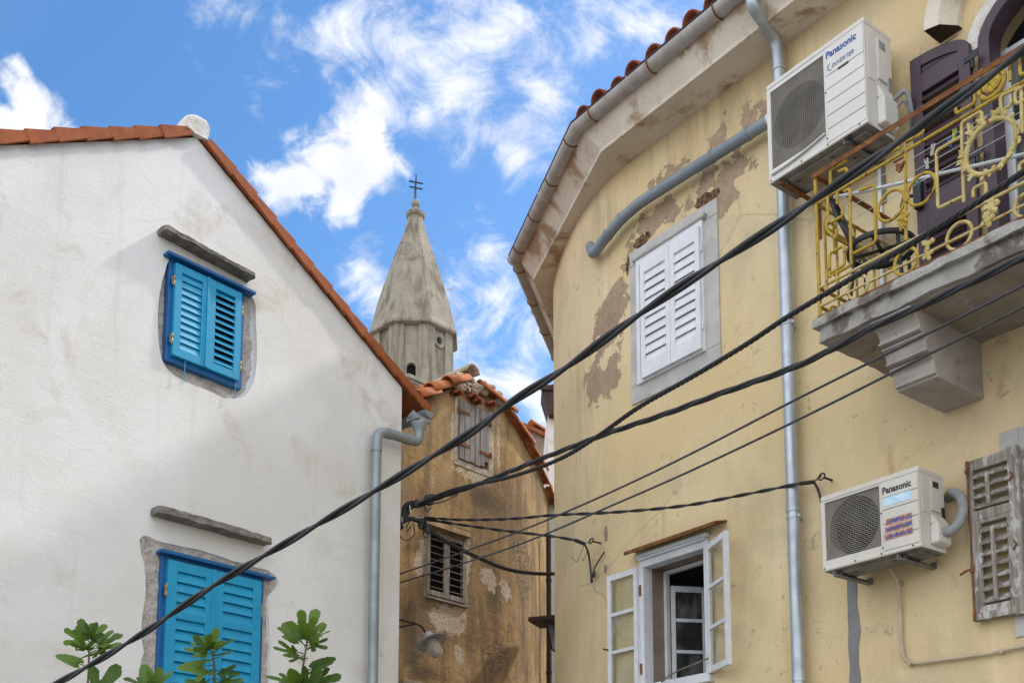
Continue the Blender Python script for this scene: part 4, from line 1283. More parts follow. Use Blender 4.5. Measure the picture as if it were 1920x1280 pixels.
# open louvred leaves with arched heads
def door_leaf(w, hs, rise, hinge_right=True):
    """x 0..w; the meeting edge is the taller one"""
    m = MB(); t = .042; st = .085
    def zt(x):   # arch line over the leaf: tall at x=0 (meeting edge), low at x=w (hinge)
        u = x / w
        return hs + rise * math.sqrt(max(0, 1 - u * u * .98))
    N = 16
    m.extrude([(st * k / 3, 0, zt(st * k / 3)) for k in range(4)] + [(st, 0, 0), (0, 0, 0)], (0, t, 0))
    m.extrude([(w - st + st * k / 3, 0, zt(w - st + st * k / 3)) for k in range(4)] + [(w, 0, 0), (w - st, 0, 0)], (0, t, 0))
    xs = [st + (w - 2 * st) * k / N for k in range(N + 1)]
    m.extrude([(x, .001, zt(x)) for x in xs] + [(x, .001, zt(x) - .085) for x in reversed(xs)], (0, t - .002, 0))
    zp = hs - .13
    m.box(st, w - st, .001, t - .001, zp, zp + .14)
    # boarded head panel
    m.extrude([(x, .016, zt(x) - .08) for x in xs] + [(w - st, .016, zp + .1), (st, .016, zp + .1)], (0, .012, 0))
    for k in range(2): m.box(st, w - st, .012, .0165, zp + .17 + k * .10, zp + .178 + k * .10)
    zm = .72; m.box(st, w - st, .001, t - .001, zm, zm + .30); m.box(st, w - st, .001, t - .001, 0, .12)
    for a, b in ((.12, zm), (zm + .30, zp)):
        n = round((b - a) / .072)
        for i in range(n):
            z = a + (i + .5) * (b - a) / n
            m.obox((w / 2, t / 2, z), ((w - 2 * st) / 2 + .004, .0055, .044), Matrix.Rotation(R(-34), 3, 'X'))
    return m
LW = Q(1842, 300, .06).x - Q(1727, 300, .06).x
tall = Q(1725, 106, .07).z; low = Q(1842, 72, .07).z
print('door leaf', LW, tall - low)
zb = zslab + .03
m = door_leaf(LW, low - zb, max(.12, tall - low))
m.build('shutter', MAT['plum'], door, bevel=.004, M=Matrix.Translation((dx0 - .035 - LW, -.085, zb)))
m = door_leaf(LW, low - zb, max(.12, tall - low))
m.build('shutter', MAT['plum'], door, bevel=.004, M=Matrix.Translation((dx1 + .035 + LW, -.043, zb)) @ Matrix.Rotation(math.pi, 4, 'Z'))
m = MB(); m.box(dx0 - .034 - LW * .98, dx0 - .034 - LW * .96, -.05, -.02, zb, zb + .01)
for z in (low - .12, zb + 1.1, zb + .25):
    m = MB(); m.lathe([(.011, -.06), (.014, -.055), (.014, .055), (.011, .06)], 12, put_at(dx0 - .02, -.075, z)); m.box(dx0 - .075, dx0 + .03, -.092, -.086, z + .0, z + .045); m.build('hinge', MAT['black_iron'], door)
m = MB(); zz = zb + 1.03; m.tube([(dx0 - LW + .02, -.10, zz), (dx0 - LW - .10, -.14, zz + .02), (dx0 - LW - .12, -.14, zz - .05)], .014, 8); m.box(dx0 - LW - .03, dx0 - LW + .03, -.13, -.088, zz - .10, zz + .10); m.build('latch', MAT['black_iron'], door)
# white inner doors, glass and a dark room
m = MB(); yi = .20
for a, b in ((dx0 + .02, dxc - .005), (dxc + .005, dx1 - .02)):
    m.box(a, a + .075, yi, yi + .045, zslab + .02, zsp + .05); m.box(b - .075, b, yi, yi + .045, zslab + .02, zsp + .05)
    for z in (zslab + .02, zslab + .62, zslab + 1.35, zsp - .04): m.box(a + .075, b - .075, yi + .002, yi + .043, z, z + .085)
    m.box(a + .07, b - .07, yi + .012, yi + .03, zslab + .08, zslab + .64)
inn = m.build('inner_door', MAT['pale_paint'], door, bevel=.004)
m = MB(); m.box(dx0 + .08, dx1 - .08, yi + .02, yi + .024, zslab + .7, zsp - .02); m.build('pane', MAT['glass'], inn)
m = MB(); m.box(dx0 + .002, dx0 + .02, .126, yi + .1, zslab, zsp); m.build('jamb', MAT['pinkstone'], door)
m = MB(); rx0, rx1, ry0, ry1, rz0, rz1 = dx0 - .8, dx1 + .8, .31, 3.0, zslab - .02, zsp + .6
m.add([(rx0, ry0, rz0), (rx1, ry0, rz0), (rx1, ry1, rz0), (rx0, ry1, rz0), (rx0, ry0, rz1), (rx1, ry0, rz1), (rx1, ry1, rz1), (rx0, ry1, rz1)],
      [(0, 1, 2, 3), (4, 7, 6, 5), (3, 2, 6, 7), (1, 5, 6, 2), (0, 3, 7, 4)])
m.build('room_wall', MAT['room'], door)

# ---- weathered louvred window by the near edge
x0, x1, z0, z1 = WW['x0'], WW['x1'], WW['z0'], WW['z1']
m = MB()
m.box(x0 - .13, x0 + .0, -.014, .10, z1 - .02, z1 + .17); m.box(x0, x1 + .13, -.013, .10, z1 - .0, z1 + .17)
m.box(x0 - .10, x1 + .10, -.014, .10, z0 - .17, z0 - .0); m.box(x0 - .10, x0, -.012, .10, z0 + .001, z1 - .021); m.box(x1, x1 + .10, -.012, .10, z0 + .001, z1 - .001)
win = m.build('window', MAT['surround'], yh, bevel=.005)
m = MB(); m.box(x0, x0 + .06, -.03, .05, z0, z1); m.box(x1 - .06, x1, -.03, .05, z0, z1); m.box(x0 + .06, x1 - .06, -.029, .05, z1 - .06, z1); m.box(x0 + .06, x1 - .06, -.029, .05, z0, z0 + .06); m.build('frame', MAT['flaked_wood'], win, bevel=.003)
m = MB(); m.box(x0 + .05, x1 - .05, .2, .22, z0 + .02, z1 - .02); m.build('shade_backing', MAT['dark'], win)  # near-black sheet in place of the unlit room's shade
def zw(a, b, off=0): return Q(1500 + a / 2.56, 780 + b / 2.56, off)
la, lb = (zw(800, 300, .07).x + zw(826, 900, .07).x) / 2, zw(1068, 600, .07).x
lz1 = (zw(800, 215, .07).z + zw(1028, 152, .07).z) / 2; lz0 = (zw(828, 990, .07).z + zw(1070, 936, .07).z) / 2
W_, H_ = lb - la, lz1 - lz0
print('old leaf', W_, H_)
def old_leaf(W_, H_):
    m = MB(); t = .042
    m.box(0, .05, 0, t, 0, H_); m.box(W_ - .07, W_, -.004, t, -.01, H_ + .01)
    zm = H_ * .645
    m.box(.05, W_ - .07, .001, t, H_ - .075, H_); m.box(.05, W_ - .07, .001, t, zm - .03, zm + .035); m.box(.03, W_ - .05, -.012, t, 0, .05); m.box(.05, W_ - .07, .0, t, .05, .095)
    m.box(.05, .085, .004, t - .004, .095, zm - .03); m.box(W_ - .10, W_ - .07, .004, t - .004, .095, zm - .03); m.box(.085, W_ - .1, .004, t - .004, zm - .06, zm - .03)
    def slats(a, b, xa_, xb_, n):
        for i in range(n):
            z = a + (i + .5) * (b - a) / n
            m.obox(((xa_ + xb_) / 2, t / 2, z), ((xb_ - xa_) / 2 + .004, .007, .038), Matrix.Rotation(R(-50 + rnd.uniform(-4, 4)), 3, 'X') @ Matrix.Rotation(R(rnd.uniform(-1, 1)), 3, 'Y'))
    slats(zm + .035, H_ - .075, .05, W_ - .07, 4); slats(.095, zm - .06, .085, W_ - .1, 7)
    xm = .05 + (W_ - .12) * .44
    m.box(xm - .013, xm + .013, -.022, -.004, zm + .055, H_ - .12); m.box(xm + .005, xm + .031, -.022, -.004, .115, zm - .10)
    return m
lf = old_leaf(W_, H_).build('shutter', MAT['flaked_wood'], win, bevel=.003, M=put_at(la, -.075, lz0))
for f, dx in ((.30, -.01), (.92, -.006)):
    m = MB(); m.tube([(.012, -.012, H_ * f), (.012, -.02, H_ * f + .02), (-.02 if f < .5 else .02, -.03, H_ * f + .012), (-.055 if f < .5 else .03, -.035, H_ * f - .005)], .009, 8)
    m.build('iron_catch', MAT['rust'], lf)
m = MB(); m.tube([(.018, -.006, .02), (.018, -.006, H_ - .03)], .006, 6)
for f in (.03, .33, .97): m.lathe([(.011, -.03), (.013, .0), (.011, .03)], 8, put_at(.018, -.008, H_ * f))
m.build('espagnolette', MAT['rust'], lf)
for f in (.38, .80):
    m = MB(); m.tube([(W_ - .06, -.01, H_ * f), (W_ - .03, -.016, H_ * f + .03), (W_ - .045, -.02, H_ * f + .055)], .006, 6); m.build('hook', MAT['rust'], lf)
old_leaf(W_, H_).build('shutter', MAT['flaked_wood'], win, bevel=.003, M=Matrix.Translation((x1 + .02 + W_, -.033, lz0)) @ Matrix.Rotation(math.pi, 4, 'Z'))
# ------------------------------------------------------------------ OCHRE HOUSE behind the alley
oh = thing('ochre_house', 'stained ochre house with rounded corner, grey shutters and orange tiles', 'house', WT.M)
T = WT.p
def ground_at(px, Y, py=1000):
    q = atY(px, py, Y); return WT.loc((q.x, q.y, 0))
xl = T(640, 1000).x; xst = T(948, 1000).x
cw = [ground_at(978, 17.15), ground_at(1003, 17.75), ground_at(1020, 18.6), ground_at(1030, 19.6), ground_at(1033, 21.0), ground_at(1036, 24.0)]
base = [Vector((xst, 0, 0))] + [Vector((q.x, q.y, 0)) for q in cw]
cv = smooth_path(base, 6)
zr = T(878, 716).z; xr = T(878, 716).x
zl = T(775, 758).z; xle = T(775, 758).x
slope_l = (zr - zl) / (xr - xle)
def top_left(x): return zr - (xr - x) * slope_l
def z_of(p, py):
    wpt = WT.M @ p; d = ray(0, 0)
    # pixel x of a ground point is found from its depth; height from the wanted pixel row
    Y = wpt.y
    lo, hi = 0.0, 30.0
    for _ in range(40):
        mid_ = (lo + hi) / 2
        c, s = math.cos(PITCH), math.sin(PITCH)
        rz = mid_ - EYE; f = Y * c + rz * s; u = -Y * s + rz * c
        yy = PPY - u / f * FPX
        if yy > py: lo = mid_
        else: hi = mid_
    return (lo + hi) / 2
def px_of(p):
    w_ = WT.M @ p; c, s = math.cos(PITCH), math.sin(PITCH)
    rz = w_.z - EYE; f = w_.y * c + rz * s
    return 960 + w_.x / f * FPX
prof = [(878, 716), (910, 738), (940, 766), (962, 796), (985, 836), (1003, 868), (1018, 905), (1028, 940), (1036, 985), (1045, 1040)]
def top_row(px):
    for (a, b), (c, d) in zip(prof, prof[1:]):
        if px <= c: return b + (d - b) * (px - a) / (c - a)
    return prof[-1][1]
flat_top = [(x, z_of(Vector((x, 0, 6)), top_row(px_of(Vector((x, 0, 6)))))) for x in [xr + (xst - xr) * k / 5 for k in range(6)]]
cur_top = [z_of(p, top_row(px_of(Vector((p.x, p.y, 6))))) for p in cv]
for i in range(1, len(cur_top)): cur_top[i] = min(cur_top[i], cur_top[i - 1])
m = MB()
def tq(a, b, off=0): return T(680 + a / 2.134, 680 + b / 2.134, off)
u0, u1 = (tq(380, 300).x + tq(382, 385).x) / 2 , tq(503, 300).x
uz1, uz0 = tq(440, 172).z, tq(440, 408).z
lx0, lx1 = tq(253, 830).x, tq(408, 830).x; lz1, lz0 = tq(330, 690).z, tq(330, 945).z
print('ochre windows', u1 - u0, uz1 - uz0, lx1 - lx0, lz1 - lz0, 'ridge', xr, zr, 'xst', xst)
rect = lambda a, b, c, d: [(a, c), (b, c), (b, d), (a, d)]
m.sheet([(xl, 0), (xst, 0)] + [(x, z) for x, z in reversed(flat_top)] + [(xl, top_left(xl))], [rect(u0 + .02, u1 - .02, uz0 + .02, uz1 - .02), rect(lx0 + .02, lx1 - .02, lz0 + .02, lz1 - .02)], 0, .12)
n = len(cv)
m.add([(p.x, p.y, 0) for p in cv] + [(p.x, p.y, z) for p, z in zip(cv, cur_top)], [(i, i + 1, n + i + 1, n + i) for i in range(n - 1)], 0, True)
e = cv[-1]
m.add([(xl, 0, 0), (xl, 6, 0), (xl, 6, top_left(xl)), (xl, 0, top_left(xl)), (e.x, e.y, 0), (e.x, e.y, cur_top[-1])], [(1, 0, 3, 2), (4, 1, 2, 5)])
m.build('wall', MAT['ochre'], oh)
# roof sheets
rb = Vector((xr, 6.5, zr + .05))
m = MB()
m.add([(xl, -.02, top_left(xl) + .03), (xr, -.02, zr + .04), rb, (xl, 6.5, top_left(xl) + .03)], [(0, 1, 2, 3)])
pts = [Vector((x, -.02, z + .03)) for x, z in flat_top] + [Vector((p.x, p.y, z + .03)) for p, z in zip(cv, cur_top)][1:]
for i in range(len(pts) - 1):
    t0, t1 = i / (len(pts) - 1), (i + 1) / (len(pts) - 1)
    r0, r1_ = Vector((xr, -.02, zr + .04)).lerp(rb, t0), Vector((xr, -.02, zr + .04)).lerp(rb, t1)
    m.add([pts[i], pts[i + 1], r1_, r0], [(0, 1, 2, 3)])
roof = m.build('roof', MAT['tile_old'], oh)
# edge tiles, lapped along the verge
def lap_tiles(m, P, n_, r, lift, seed, inward=.12, over=.06, jig=.02):
    r_ = random.Random(seed)
    L = resample(P, n_)
    for i in range(n_):
        a, b = L[i], L[i + 1]
        d = (b - a).normalized()
        for row in range(2):
            off = Vector((0, -.05 + row * .2, .0))
            up = Vector((0, -.25, 1)).normalized()
            j = Vector((r_.uniform(-jig, jig), r_.uniform(-jig, jig), r_.uniform(-jig, jig) * .6))
            half_barrel(m, b + d * .10 + off + Vector((0, 0, lift + .055)) + j, a - d * .02 + off + Vector((0, 0, lift + .0)) + j, r * 1.05, r * .70, .024, up)
m = MB()
lap_tiles(m, [Vector((xr - .06, 0, zr - .03)), Vector((xl, 0, top_left(xl)))], 7, .13, .03, 3, jig=.035)
lap_tiles(m, pts[1:], 11, .115, -.015, 5, jig=.03)
m.build('verge_tile', MAT['tile_old'], roof)
m = MB()
half_barrel(m, Vector((xr - .02, -.12, zr + .11)), Vector((xr + .05, .55, zr + .17)), .14, .12, .03)
half_barrel(m, Vector((xr, .45, zr + .10)), Vector((xr, 1.1, zr + .12)), .14, .12, .03)
m.build('ridge_tile', MAT['mortar'], roof)
# broken mortar and tile ends under the peak
m = MB()
bm = bmesh.new(); bmesh.ops.create_icosphere(bm, subdivisions=2, radius=1)
fl = [tuple(w.index for w in f.verts) for f in bm.faces]; cs = [v.co.copy() for v in bm.verts]; bm.free()
r_ = random.Random(11)
for k in range(26):
    t = r_.random()
    q = tq(380 + 170 * t, 90 + 55 * t + r_.uniform(-42, 8), .05)
    s_ = r_.uniform(.04, .09)
    m.add([Vector((q.x, q.y, q.z)) + Vector((c.x * s_ * 1.5, c.y * s_ * .9, c.z * s_ * .7)) + mnoise.noise_vector(c * 1.5 + Vector((k, 0, 0))) * s_ * .5 for c in cs], fl, 0, False)
m.build('broken_mortar', MAT['mortar'], oh)
m = MB()
for k in (0, 2, 3, 5):
    a = tq(392 + k * 27 + r_.uniform(-6, 6), 124 + k * 9 + r_.uniform(-5, 8), .12 + r_.uniform(0, .05))
    half_barrel(m, a, a + Vector((r_.uniform(-.03, .03), .2, .03)), r_.uniform(.06, .08), .07, .018)
m.build('cornice_tile', MAT['tile_brown'], oh)
# boarded shutters in the gable
m = MB(); m.box(u0 - .08, u0 + .0, -.012, .09, uz0 - .06, uz1 + .02); m.box(u1 + .0, u1 + .12, -.012, .09, uz0 - .02, uz1 + .02); m.box(u0 - .08, u1 + .1, -.010, .09, uz0 - .10, uz0 - .0)
win = m.build('window', MAT['mortar'], oh, bevel=.012)
m = MB(); m.box(u0, u1, .09, .1, uz0, uz1); m.build('shade_backing', MAT['dark'], win)  # black sheet for the shade between the boards
um = (u0 + u1) / 2 + .0
for a, b in ((u0 + .005, um - .006), (um + .006, u1 - .005)):
    m = MB(); k = 3
    for i in range(k):
        xa_, xb_ = a + (b - a) * i / k, a + (b - a) * (i + 1) / k
        m.box(xa_ + .004, xb_ - .004, -.03 + rnd.uniform(-.006, .006), .0, uz0 + rnd.uniform(.0, .03) + (.10 if (i == 2 and a > u0 + .1) else 0), uz1 - .01)
    sh = m.build('shutter', MAT['old_wood'], win, bevel=.004)
    for f in (.26, .80):
        z = uz0 + (uz1 - uz0) * f; sd_ = 1 if a < um - .1 else -1
        xh = a - .02 if sd_ > 0 else b + .02
        m = MB(); m.box(xh, xh + sd_ * .24, -.045, -.034, z - .022, z + .022); m.lathe([(.018, -.04), (.018, .04)], 8, put_at(xh, -.04, z)); m.build('strap_hinge', MAT['rust'], sh)
# louvred window below
m = MB(); fw = .035
m.box(lx0 - .05, lx0, -.012, .06, lz0 - .04, lz1 + .03); m.box(lx1, lx1 + .03, -.012, .06, lz0 - .04, lz1 + .03)
m.box(lx0, lx1, -.011, .06, lz0 - .04, lz0); m.box(lx0, lx1, -.011, .06, lz1, lz1 + .03)
win = m.build('window', MAT['tan_wood'], oh, bevel=.003)
m = MB(); m.box(lx0, lx1, .07, .08, lz0, lz1); m.build('shade_backing', MAT['dark'], win)  # shade behind these louvres comes from a near-black sheet
m = MB(); m.extrude([(lx0 - .03, -.0, lz1 + .10), (lx0 - .03, -.13, lz1 + .05), (lx0 - .03, -.13, lz1 + .035), (lx0 - .03, 0, lz1 + .07)], (lx1 - lx0 + .1, 0, 0)); m.build('head_board', MAT['tan_wood'], win, bevel=.003)
m = MB(); m.box(lx0 - .02, lx1 + .05, -.05, .01, lz0 - .055, lz0 - .03); m.build('sill', MAT['tan_wood'], win, bevel=.003)
mid_ = (lx0 + lx1) / 2
for a, b in ((lx0 + .004, mid_ - .002), (mid_ + .002, lx1 - .004)):
    louvre(b - a, lz1 - lz0 - .01, .034, .055, (.075, .06), (), .105, -68, .055, .011).build('shutter', MAT['tan_wood'], win, bevel=.002, M=put_at(a, -.03, lz0 + .005))
# drainpipe and little canopy by the rounded corner
q = WT.loc(atY(1029, 1100, 18.2)); m = MB(); m.tube([(q.x, q.y, .1), (q.x, q.y, 7.4)], .045, 10)
dpo = m.build('downpipe', MAT['brown_metal'], oh)
for z in (3.2, 5.0, 6.6): m = MB(); m.tube([(q.x, q.y, z - .02), (q.x, q.y, z + .02)], .055, 10); m.build('pipe_clamp', MAT['brown_metal'], dpo)
q = WT.loc(atY(1030, 1165, 16.8)); m = MB()
m.box(-.16, .4, -.2, .3, 0, .05); m.box(-.15, .4, -.19, .3, .05, .07); m.extrude([(-.12, 0, 0), (.3, 0, 0), (.3, 0, -.42), (.15, 0, -.40)], (0, .04, 0))
m.build('canopy', MAT['brown_metal'], oh, bevel=.006, M=put_at(q.x, q.y, q.z, R(20)))
# fallen render at street level of the view: ledge of an old sign board
q = T(755, 1272, .02); m = MB(); m.box(q.x, q.x + .75, -.03, .02, q.z - .5, q.z); m.build('old_board', MAT['render_grey'], oh, bevel=.01)

# ------------------------------------------------------------------ houses glimpsed in the gap
fh = thing('far_house', 'grey brown rendered house with reddish tiles glimpsed in the alley gap', 'house', Matrix.Translation(atY(985, 1640, 26) * 1.0) @ Matrix.Identity(4))
fh.location.z = 0
lo = lambda px, py, Y: Vector((atY(px, py, Y).x - fh.location.x, Y - fh.location.y, atY(px, py, Y).z))
a, b, c = lo(989, 803, 26), lo(1060, 848, 26.5), lo(984, 850, 26)
m = MB(); m.extrude([(a.x, 0, 0), (4, 0, 0), (4, 0, a.z - 2.2), (b.x, 0, b.z), (a.x, 0, a.z)], (-.3, 7, 0)); m.build('wall', MAT['render_grey'], fh)
m = MB(); d = (b - a).normalized()
m.extrude([(a.x - .12, -.12, a.z + .02), (b.x + 3, -.12, b.z - 1.5 + .0), (b.x + 3, -.12, b.z - 1.42), (a.x - .12, -.12, a.z + .12)], (-.3, 7.3, 0))
rf = m.build('roof', MAT['tile'], fh)
m = MB()
for k in range(10):
    p = a + d * (.05 + .3 * k) + Vector((0, -.16, .09)); half_barrel(m, p + d * .36 + Vector((0, 0, .0)), p + Vector((0, 0, .03)), .12, .10, .02); 
    half_barrel(m, p + d * .36 + Vector((0, .25, .05)), p + Vector((0, .25, .08)), .12, .10, .02)
m.build('verge_tile', MAT['tile_old'], rf)
nh = thing('eaves_house', 'narrow white house with dark brown eaves between yellow wall and sky', 'house', Matrix.Translation((atY(1040, 1640, 19.5).x, 19.5, 0)))
lo = lambda px, py, Y: Vector((atY(px, py, Y).x - nh.location.x, Y - 19.5, atY(px, py, Y).z))
a = lo(1027, 775, 19.5); t_ = lo(1015, 738, 19.5)
m = MB(); m.box(a.x, a.x + .7, 0, 4, 0, t_.z - .1); m.build('wall', MAT['white'], nh)
m = MB(); m.extrude([(t_.x, -.2, t_.z + .05), (t_.x, -.2, t_.z - .02), (a.x + .02, -.2, a.z - .1), (a.x + .7, -.2, a.z - .1), (a.x + .7, -.2, t_.z + .25)], (0, .62, 0)); m.box(t_.x - .03, a.x + .7, -.24, -.2, t_.z - .03, t_.z + .07)
m.build('roof', MAT['brown_metal'], nh, bevel=.01)

# ------------------------------------------------------------------ BELL TOWER
TY = 42.0
tb = atY(765, 1640, TY)
tw = thing('bell_tower', 'weathered octagonal stone bell tower with tapering spire, ball and iron cross', 'tower', Matrix.Translation((tb.x, TY, 0)) @ Matrix.Rotation(R(1.3), 4, 'Z'))
RO = 225 / 2.56 / FPX * TY
zt = lambda py, y=0.0: atY(772, py, TY + y).z
fr = -RO * math.cos(R(22.5))           # depth of the front face
zb_top = zt(698, -2.85)           # square base's near corner
z_sp = (zt(598, fr)); z_top = zt(408)
print('tower', RO, zb_top, z_sp, z_top)
A8 = math.pi / 8
def oct_(r, z): return [(r / math.cos(A8) * math.cos(A8 + math.pi / 4 * k) * math.cos(A8), r / math.cos(A8) * math.sin(A8 + math.pi / 4 * k) * math.cos(A8), z) for k in range(8)]
# square base
hb = RO * 1.03 ; m = MB()
Rz45 = Matrix.Rotation(R(45), 4, 'Z')
m.box(-hb, hb, -hb, hb, 0, zb_top - .28, M=Rz45)
bs = m.build('base', MAT['block'], tw)
m = MB(); m.box(-hb - .14, hb + .14, -hb - .14, hb + .14, zb_top - .16, zb_top, M=Rz45); m.box(-hb - .07, hb + .07, -hb - .07, hb + .07, zb_top - .28, zb_top - .16, M=Rz45); m.build('cornice', MAT['tower'], bs, bevel=.02)
# belfry: a prism with pilasters at its angles and sunk panels
m = MB(); ri = RO * .885
H0, H1 = zb_top - .2, z_sp + .12
def facets(m, r, z0, z1):
    v = oct_(r, z0) + oct_(r, z1)
    m.add(v, [(k, (k + 1) % 8, 8 + (k + 1) % 8, 8 + k) for k in range(8)] + [tuple(range(8, 16))])
ap = ri * math.cos(A8); sw = 2 * ri * math.sin(A8)
op = zt(698, fr) - .4; opw = .36; oph = zt(675, fr)
for k in range(8):
    F = Matrix.Rotation(math.pi / 4 * k, 4, 'Z')      # front face looks to -y
    if k % 2 == 0:
        hole = [(-opw / 2, op), (opw / 2, op)] + [(opw / 2 * math.cos(a), oph - opw / 2 + opw / 2 * math.sin(a) * 1.0) for a in [math.pi * q / 10 for q in range(11)]]
        m.sheet([(-sw / 2, H0), (sw / 2, H0), (sw / 2, H1), (-sw / 2, H1)], [hole], -ap, .35, M=F)
    elif k in (1, 3, 5):
        zc_ = zt(636, fr * .7)
        hole = [(.15 * math.cos(a), zc_ + .15 * math.sin(a)) for a in [2 * math.pi * q / 16 for q in range(16)]]
        m.sheet([(-sw / 2, H0), (sw / 2, H0), (sw / 2, H1), (-sw / 2, H1)], [hole], -ap, .35, M=F)
    else: m.sheet([(-sw / 2, H0), (sw / 2, H0), (sw / 2, H1), (-sw / 2, H1)], (), -ap, 0, M=F)
bel = m.build('belfry', MAT['tower'], tw)
m = MB(); facets(m, ri * .86, H0, H1); m.build('shade_backing', MAT['dark'], bel)  # near-black core stands in for shade inside the belfry
pw = sw * .27; pr = .10
for k in range(8):
    m = MB()
    F0, F1 = Matrix.Rotation(math.pi / 4 * k, 4, 'Z'), Matrix.Rotation(math.pi / 4 * (k + 1), 4, 'Z')
    def fp(F, x, y): return F @ Vector((x, y, 0))
    ot = (ap + pr) * math.tan(A8)
    c_in, c_out = fp(F0, sw / 2, -ap), fp(F0, ot, -ap - pr)
    poly = [fp(F0, sw / 2 - pw, -ap), fp(F0, sw / 2 - pw, -ap - pr), c_out, fp(F1, -sw / 2 + pw, -ap - pr), fp(F1, -sw / 2 + pw, -ap), c_in]
    m.extrude([(p.x, p.y, H0) for p in poly], (0, 0, H1 - H0))
    m.build('pilaster', MAT['tower'], bel, bevel=.012)
m = MB(); ro = MB()
F = Matrix.Rotation(math.pi / 4, 4, 'Z'); zc_ = zt(636, fr * .7)
for k in (1, 3, 5):
    F = Matrix.Rotation(math.pi / 4 * k, 4, 'Z')
    m = MB(); m.lathe([(.15, 0), (.15, .07), (.30, .07), (.30, 0)], 22, F @ Matrix.Translation((0, -ap + .0, zc_)) @ Matrix.Rotation(R(90), 4, 'X'), caps=False)
    m.build('round_window', MAT['tower'], bel, bevel=.01)
# spire with a flared foot
m = MB(); prof = [(RO * .96, z_sp - .14), (RO * 1.04, z_sp - .10), (RO * 1.045, z_sp), (RO * 1.0, z_sp + .22)] + [(RO * r, z_sp + (z_top - z_sp) * f) for f, r in ((.238, .862), (.448, .678), (.657, .478), (.848, .275))] + [(.31, z_top)]
vs = []
for r, z in prof: vs += oct_(r, z)
m.add(vs, [(i * 8 + k, i * 8 + (k + 1) % 8, (i + 1) * 8 + (k + 1) % 8, (i + 1) * 8 + k) for i in range(len(prof) - 1) for k in range(8)] + [tuple(reversed(range(8)))])
sp = m.build('spire', MAT['tower'], tw, bevel=.02)
m = MB(); m.extrude([(-.24, -.36, 0), (.05, -.36, 0), (.03, -.30, .55), (-.17, -.30, .55)], (0, .04, 0)); m.build('patch', MAT['render_grey'], sp, M=Matrix.Translation((-.22, -.19, z_top - 1.45)) @ Matrix.Rotation(R(-20), 4, 'Z') @ Matrix.Rotation(R(-13), 4, 'X'))
m = MB(); vs = []
pc = [(.28, z_top - .08), (.40, z_top + .02), (.42, z_top + .14), (.33, z_top + .20), (.20, z_top + .24)]
for r, z in pc: vs += oct_(r, z)
m.add(vs, [(i * 8 + k, i * 8 + (k + 1) % 8, (i + 1) * 8 + (k + 1) % 8, (i + 1) * 8 + k) for i in range(len(pc) - 1) for k in range(8)])
m.lathe([(.16, z_top + .2), (.085, z_top + .33), (.10, z_top + .46)], 16)
z_b = z_top + .60
m.lathe([(.02, z_b - .18)] + [(.18 * math.sin(a), z_b - .18 * math.cos(a)) for a in [math.pi * q / 10 for q in range(1, 10)]] + [(.02, z_b + .18)], 18)
fin = m.build('finial', MAT['tower'], sp)
m = MB(); zx0 = z_b + .15; hx_ = zt(327) - zx0
m.beam((0, 0, zx0), (0, 0, zx0 + hx_), .045, .045); m.beam((-.07, 0, zx0), (-.02, 0, zx0 + hx_ * .75), .03, .03)
m.beam((-.29, .0, zx0 + hx_ * .74), (.29, .06, zx0 + hx_ * .68), .045, .045); m.beam((-.27, .0, zx0 + hx_ * .53), (.27, .06, zx0 + hx_ * .47), .045, .045)
m.build('cross', MAT['black_iron'], fin)
# lightning conductor on its stand-offs
m = MB()
side = lambda f: Vector((RO * (1.04 * (1 - f)) + .30 * f + .28, .35, z_sp + (z_top - z_sp) * f))
pth = [Vector((.12, .1, z_b)), Vector((.42, .3, z_top - .5))] + [side(f) for f in (.78, .58, .38, .18, .0)] + [Vector((RO + .3, .35, z_sp - 1.5)), Vector((RO + .15, .35, H0 - 2))]
m.tube(smooth_path(pth, 4), .008, 5)
for f in (.92, .70, .45, .22): q = side(f); m.tube([q + Vector((.12, 0, .03)), q + Vector((-.25, 0, -.03))], .012, 5)
m.build('lightning_conductor', MAT['conduit'], tw)
# weeds on the parapet
for i, (px, py) in enumerate(((783, 728), (800, 729))):
    m = MB(); q = Vector((atY(px, py, TY - 2.2).x - tb.x, -2.2 - (.0), zt(py, -2.2)))
    r_ = random.Random(i)
    for k in range(46):
        e = Vector((r_.gauss(0, .10), r_.gauss(0, .08), r_.gauss(0, .14))); s_ = .05
        t1 = Vector((r_.uniform(-1, 1), r_.uniform(-1, 1), r_.uniform(-1, 1))).normalized(); t2 = t1.orthogonal().normalized()
        m.add([q + e, q + e + t1 * s_ + t2 * s_ * .4, q + e + t1 * s_ * 2, q + e + t1 * s_ - t2 * s_ * .4], [(0, 1, 2, 3)])
    o = m.build('weed', MAT['weed'], None); o.matrix_world = Matrix.Translation((tb.x, TY, 0))
    tag(o, ('small green weed rooted in the stone parapet below the belfry opening', 'tiny green tuft growing on the parapet nearest the orange tiles')[i], 'weed', 'weeds on the tower parapet')
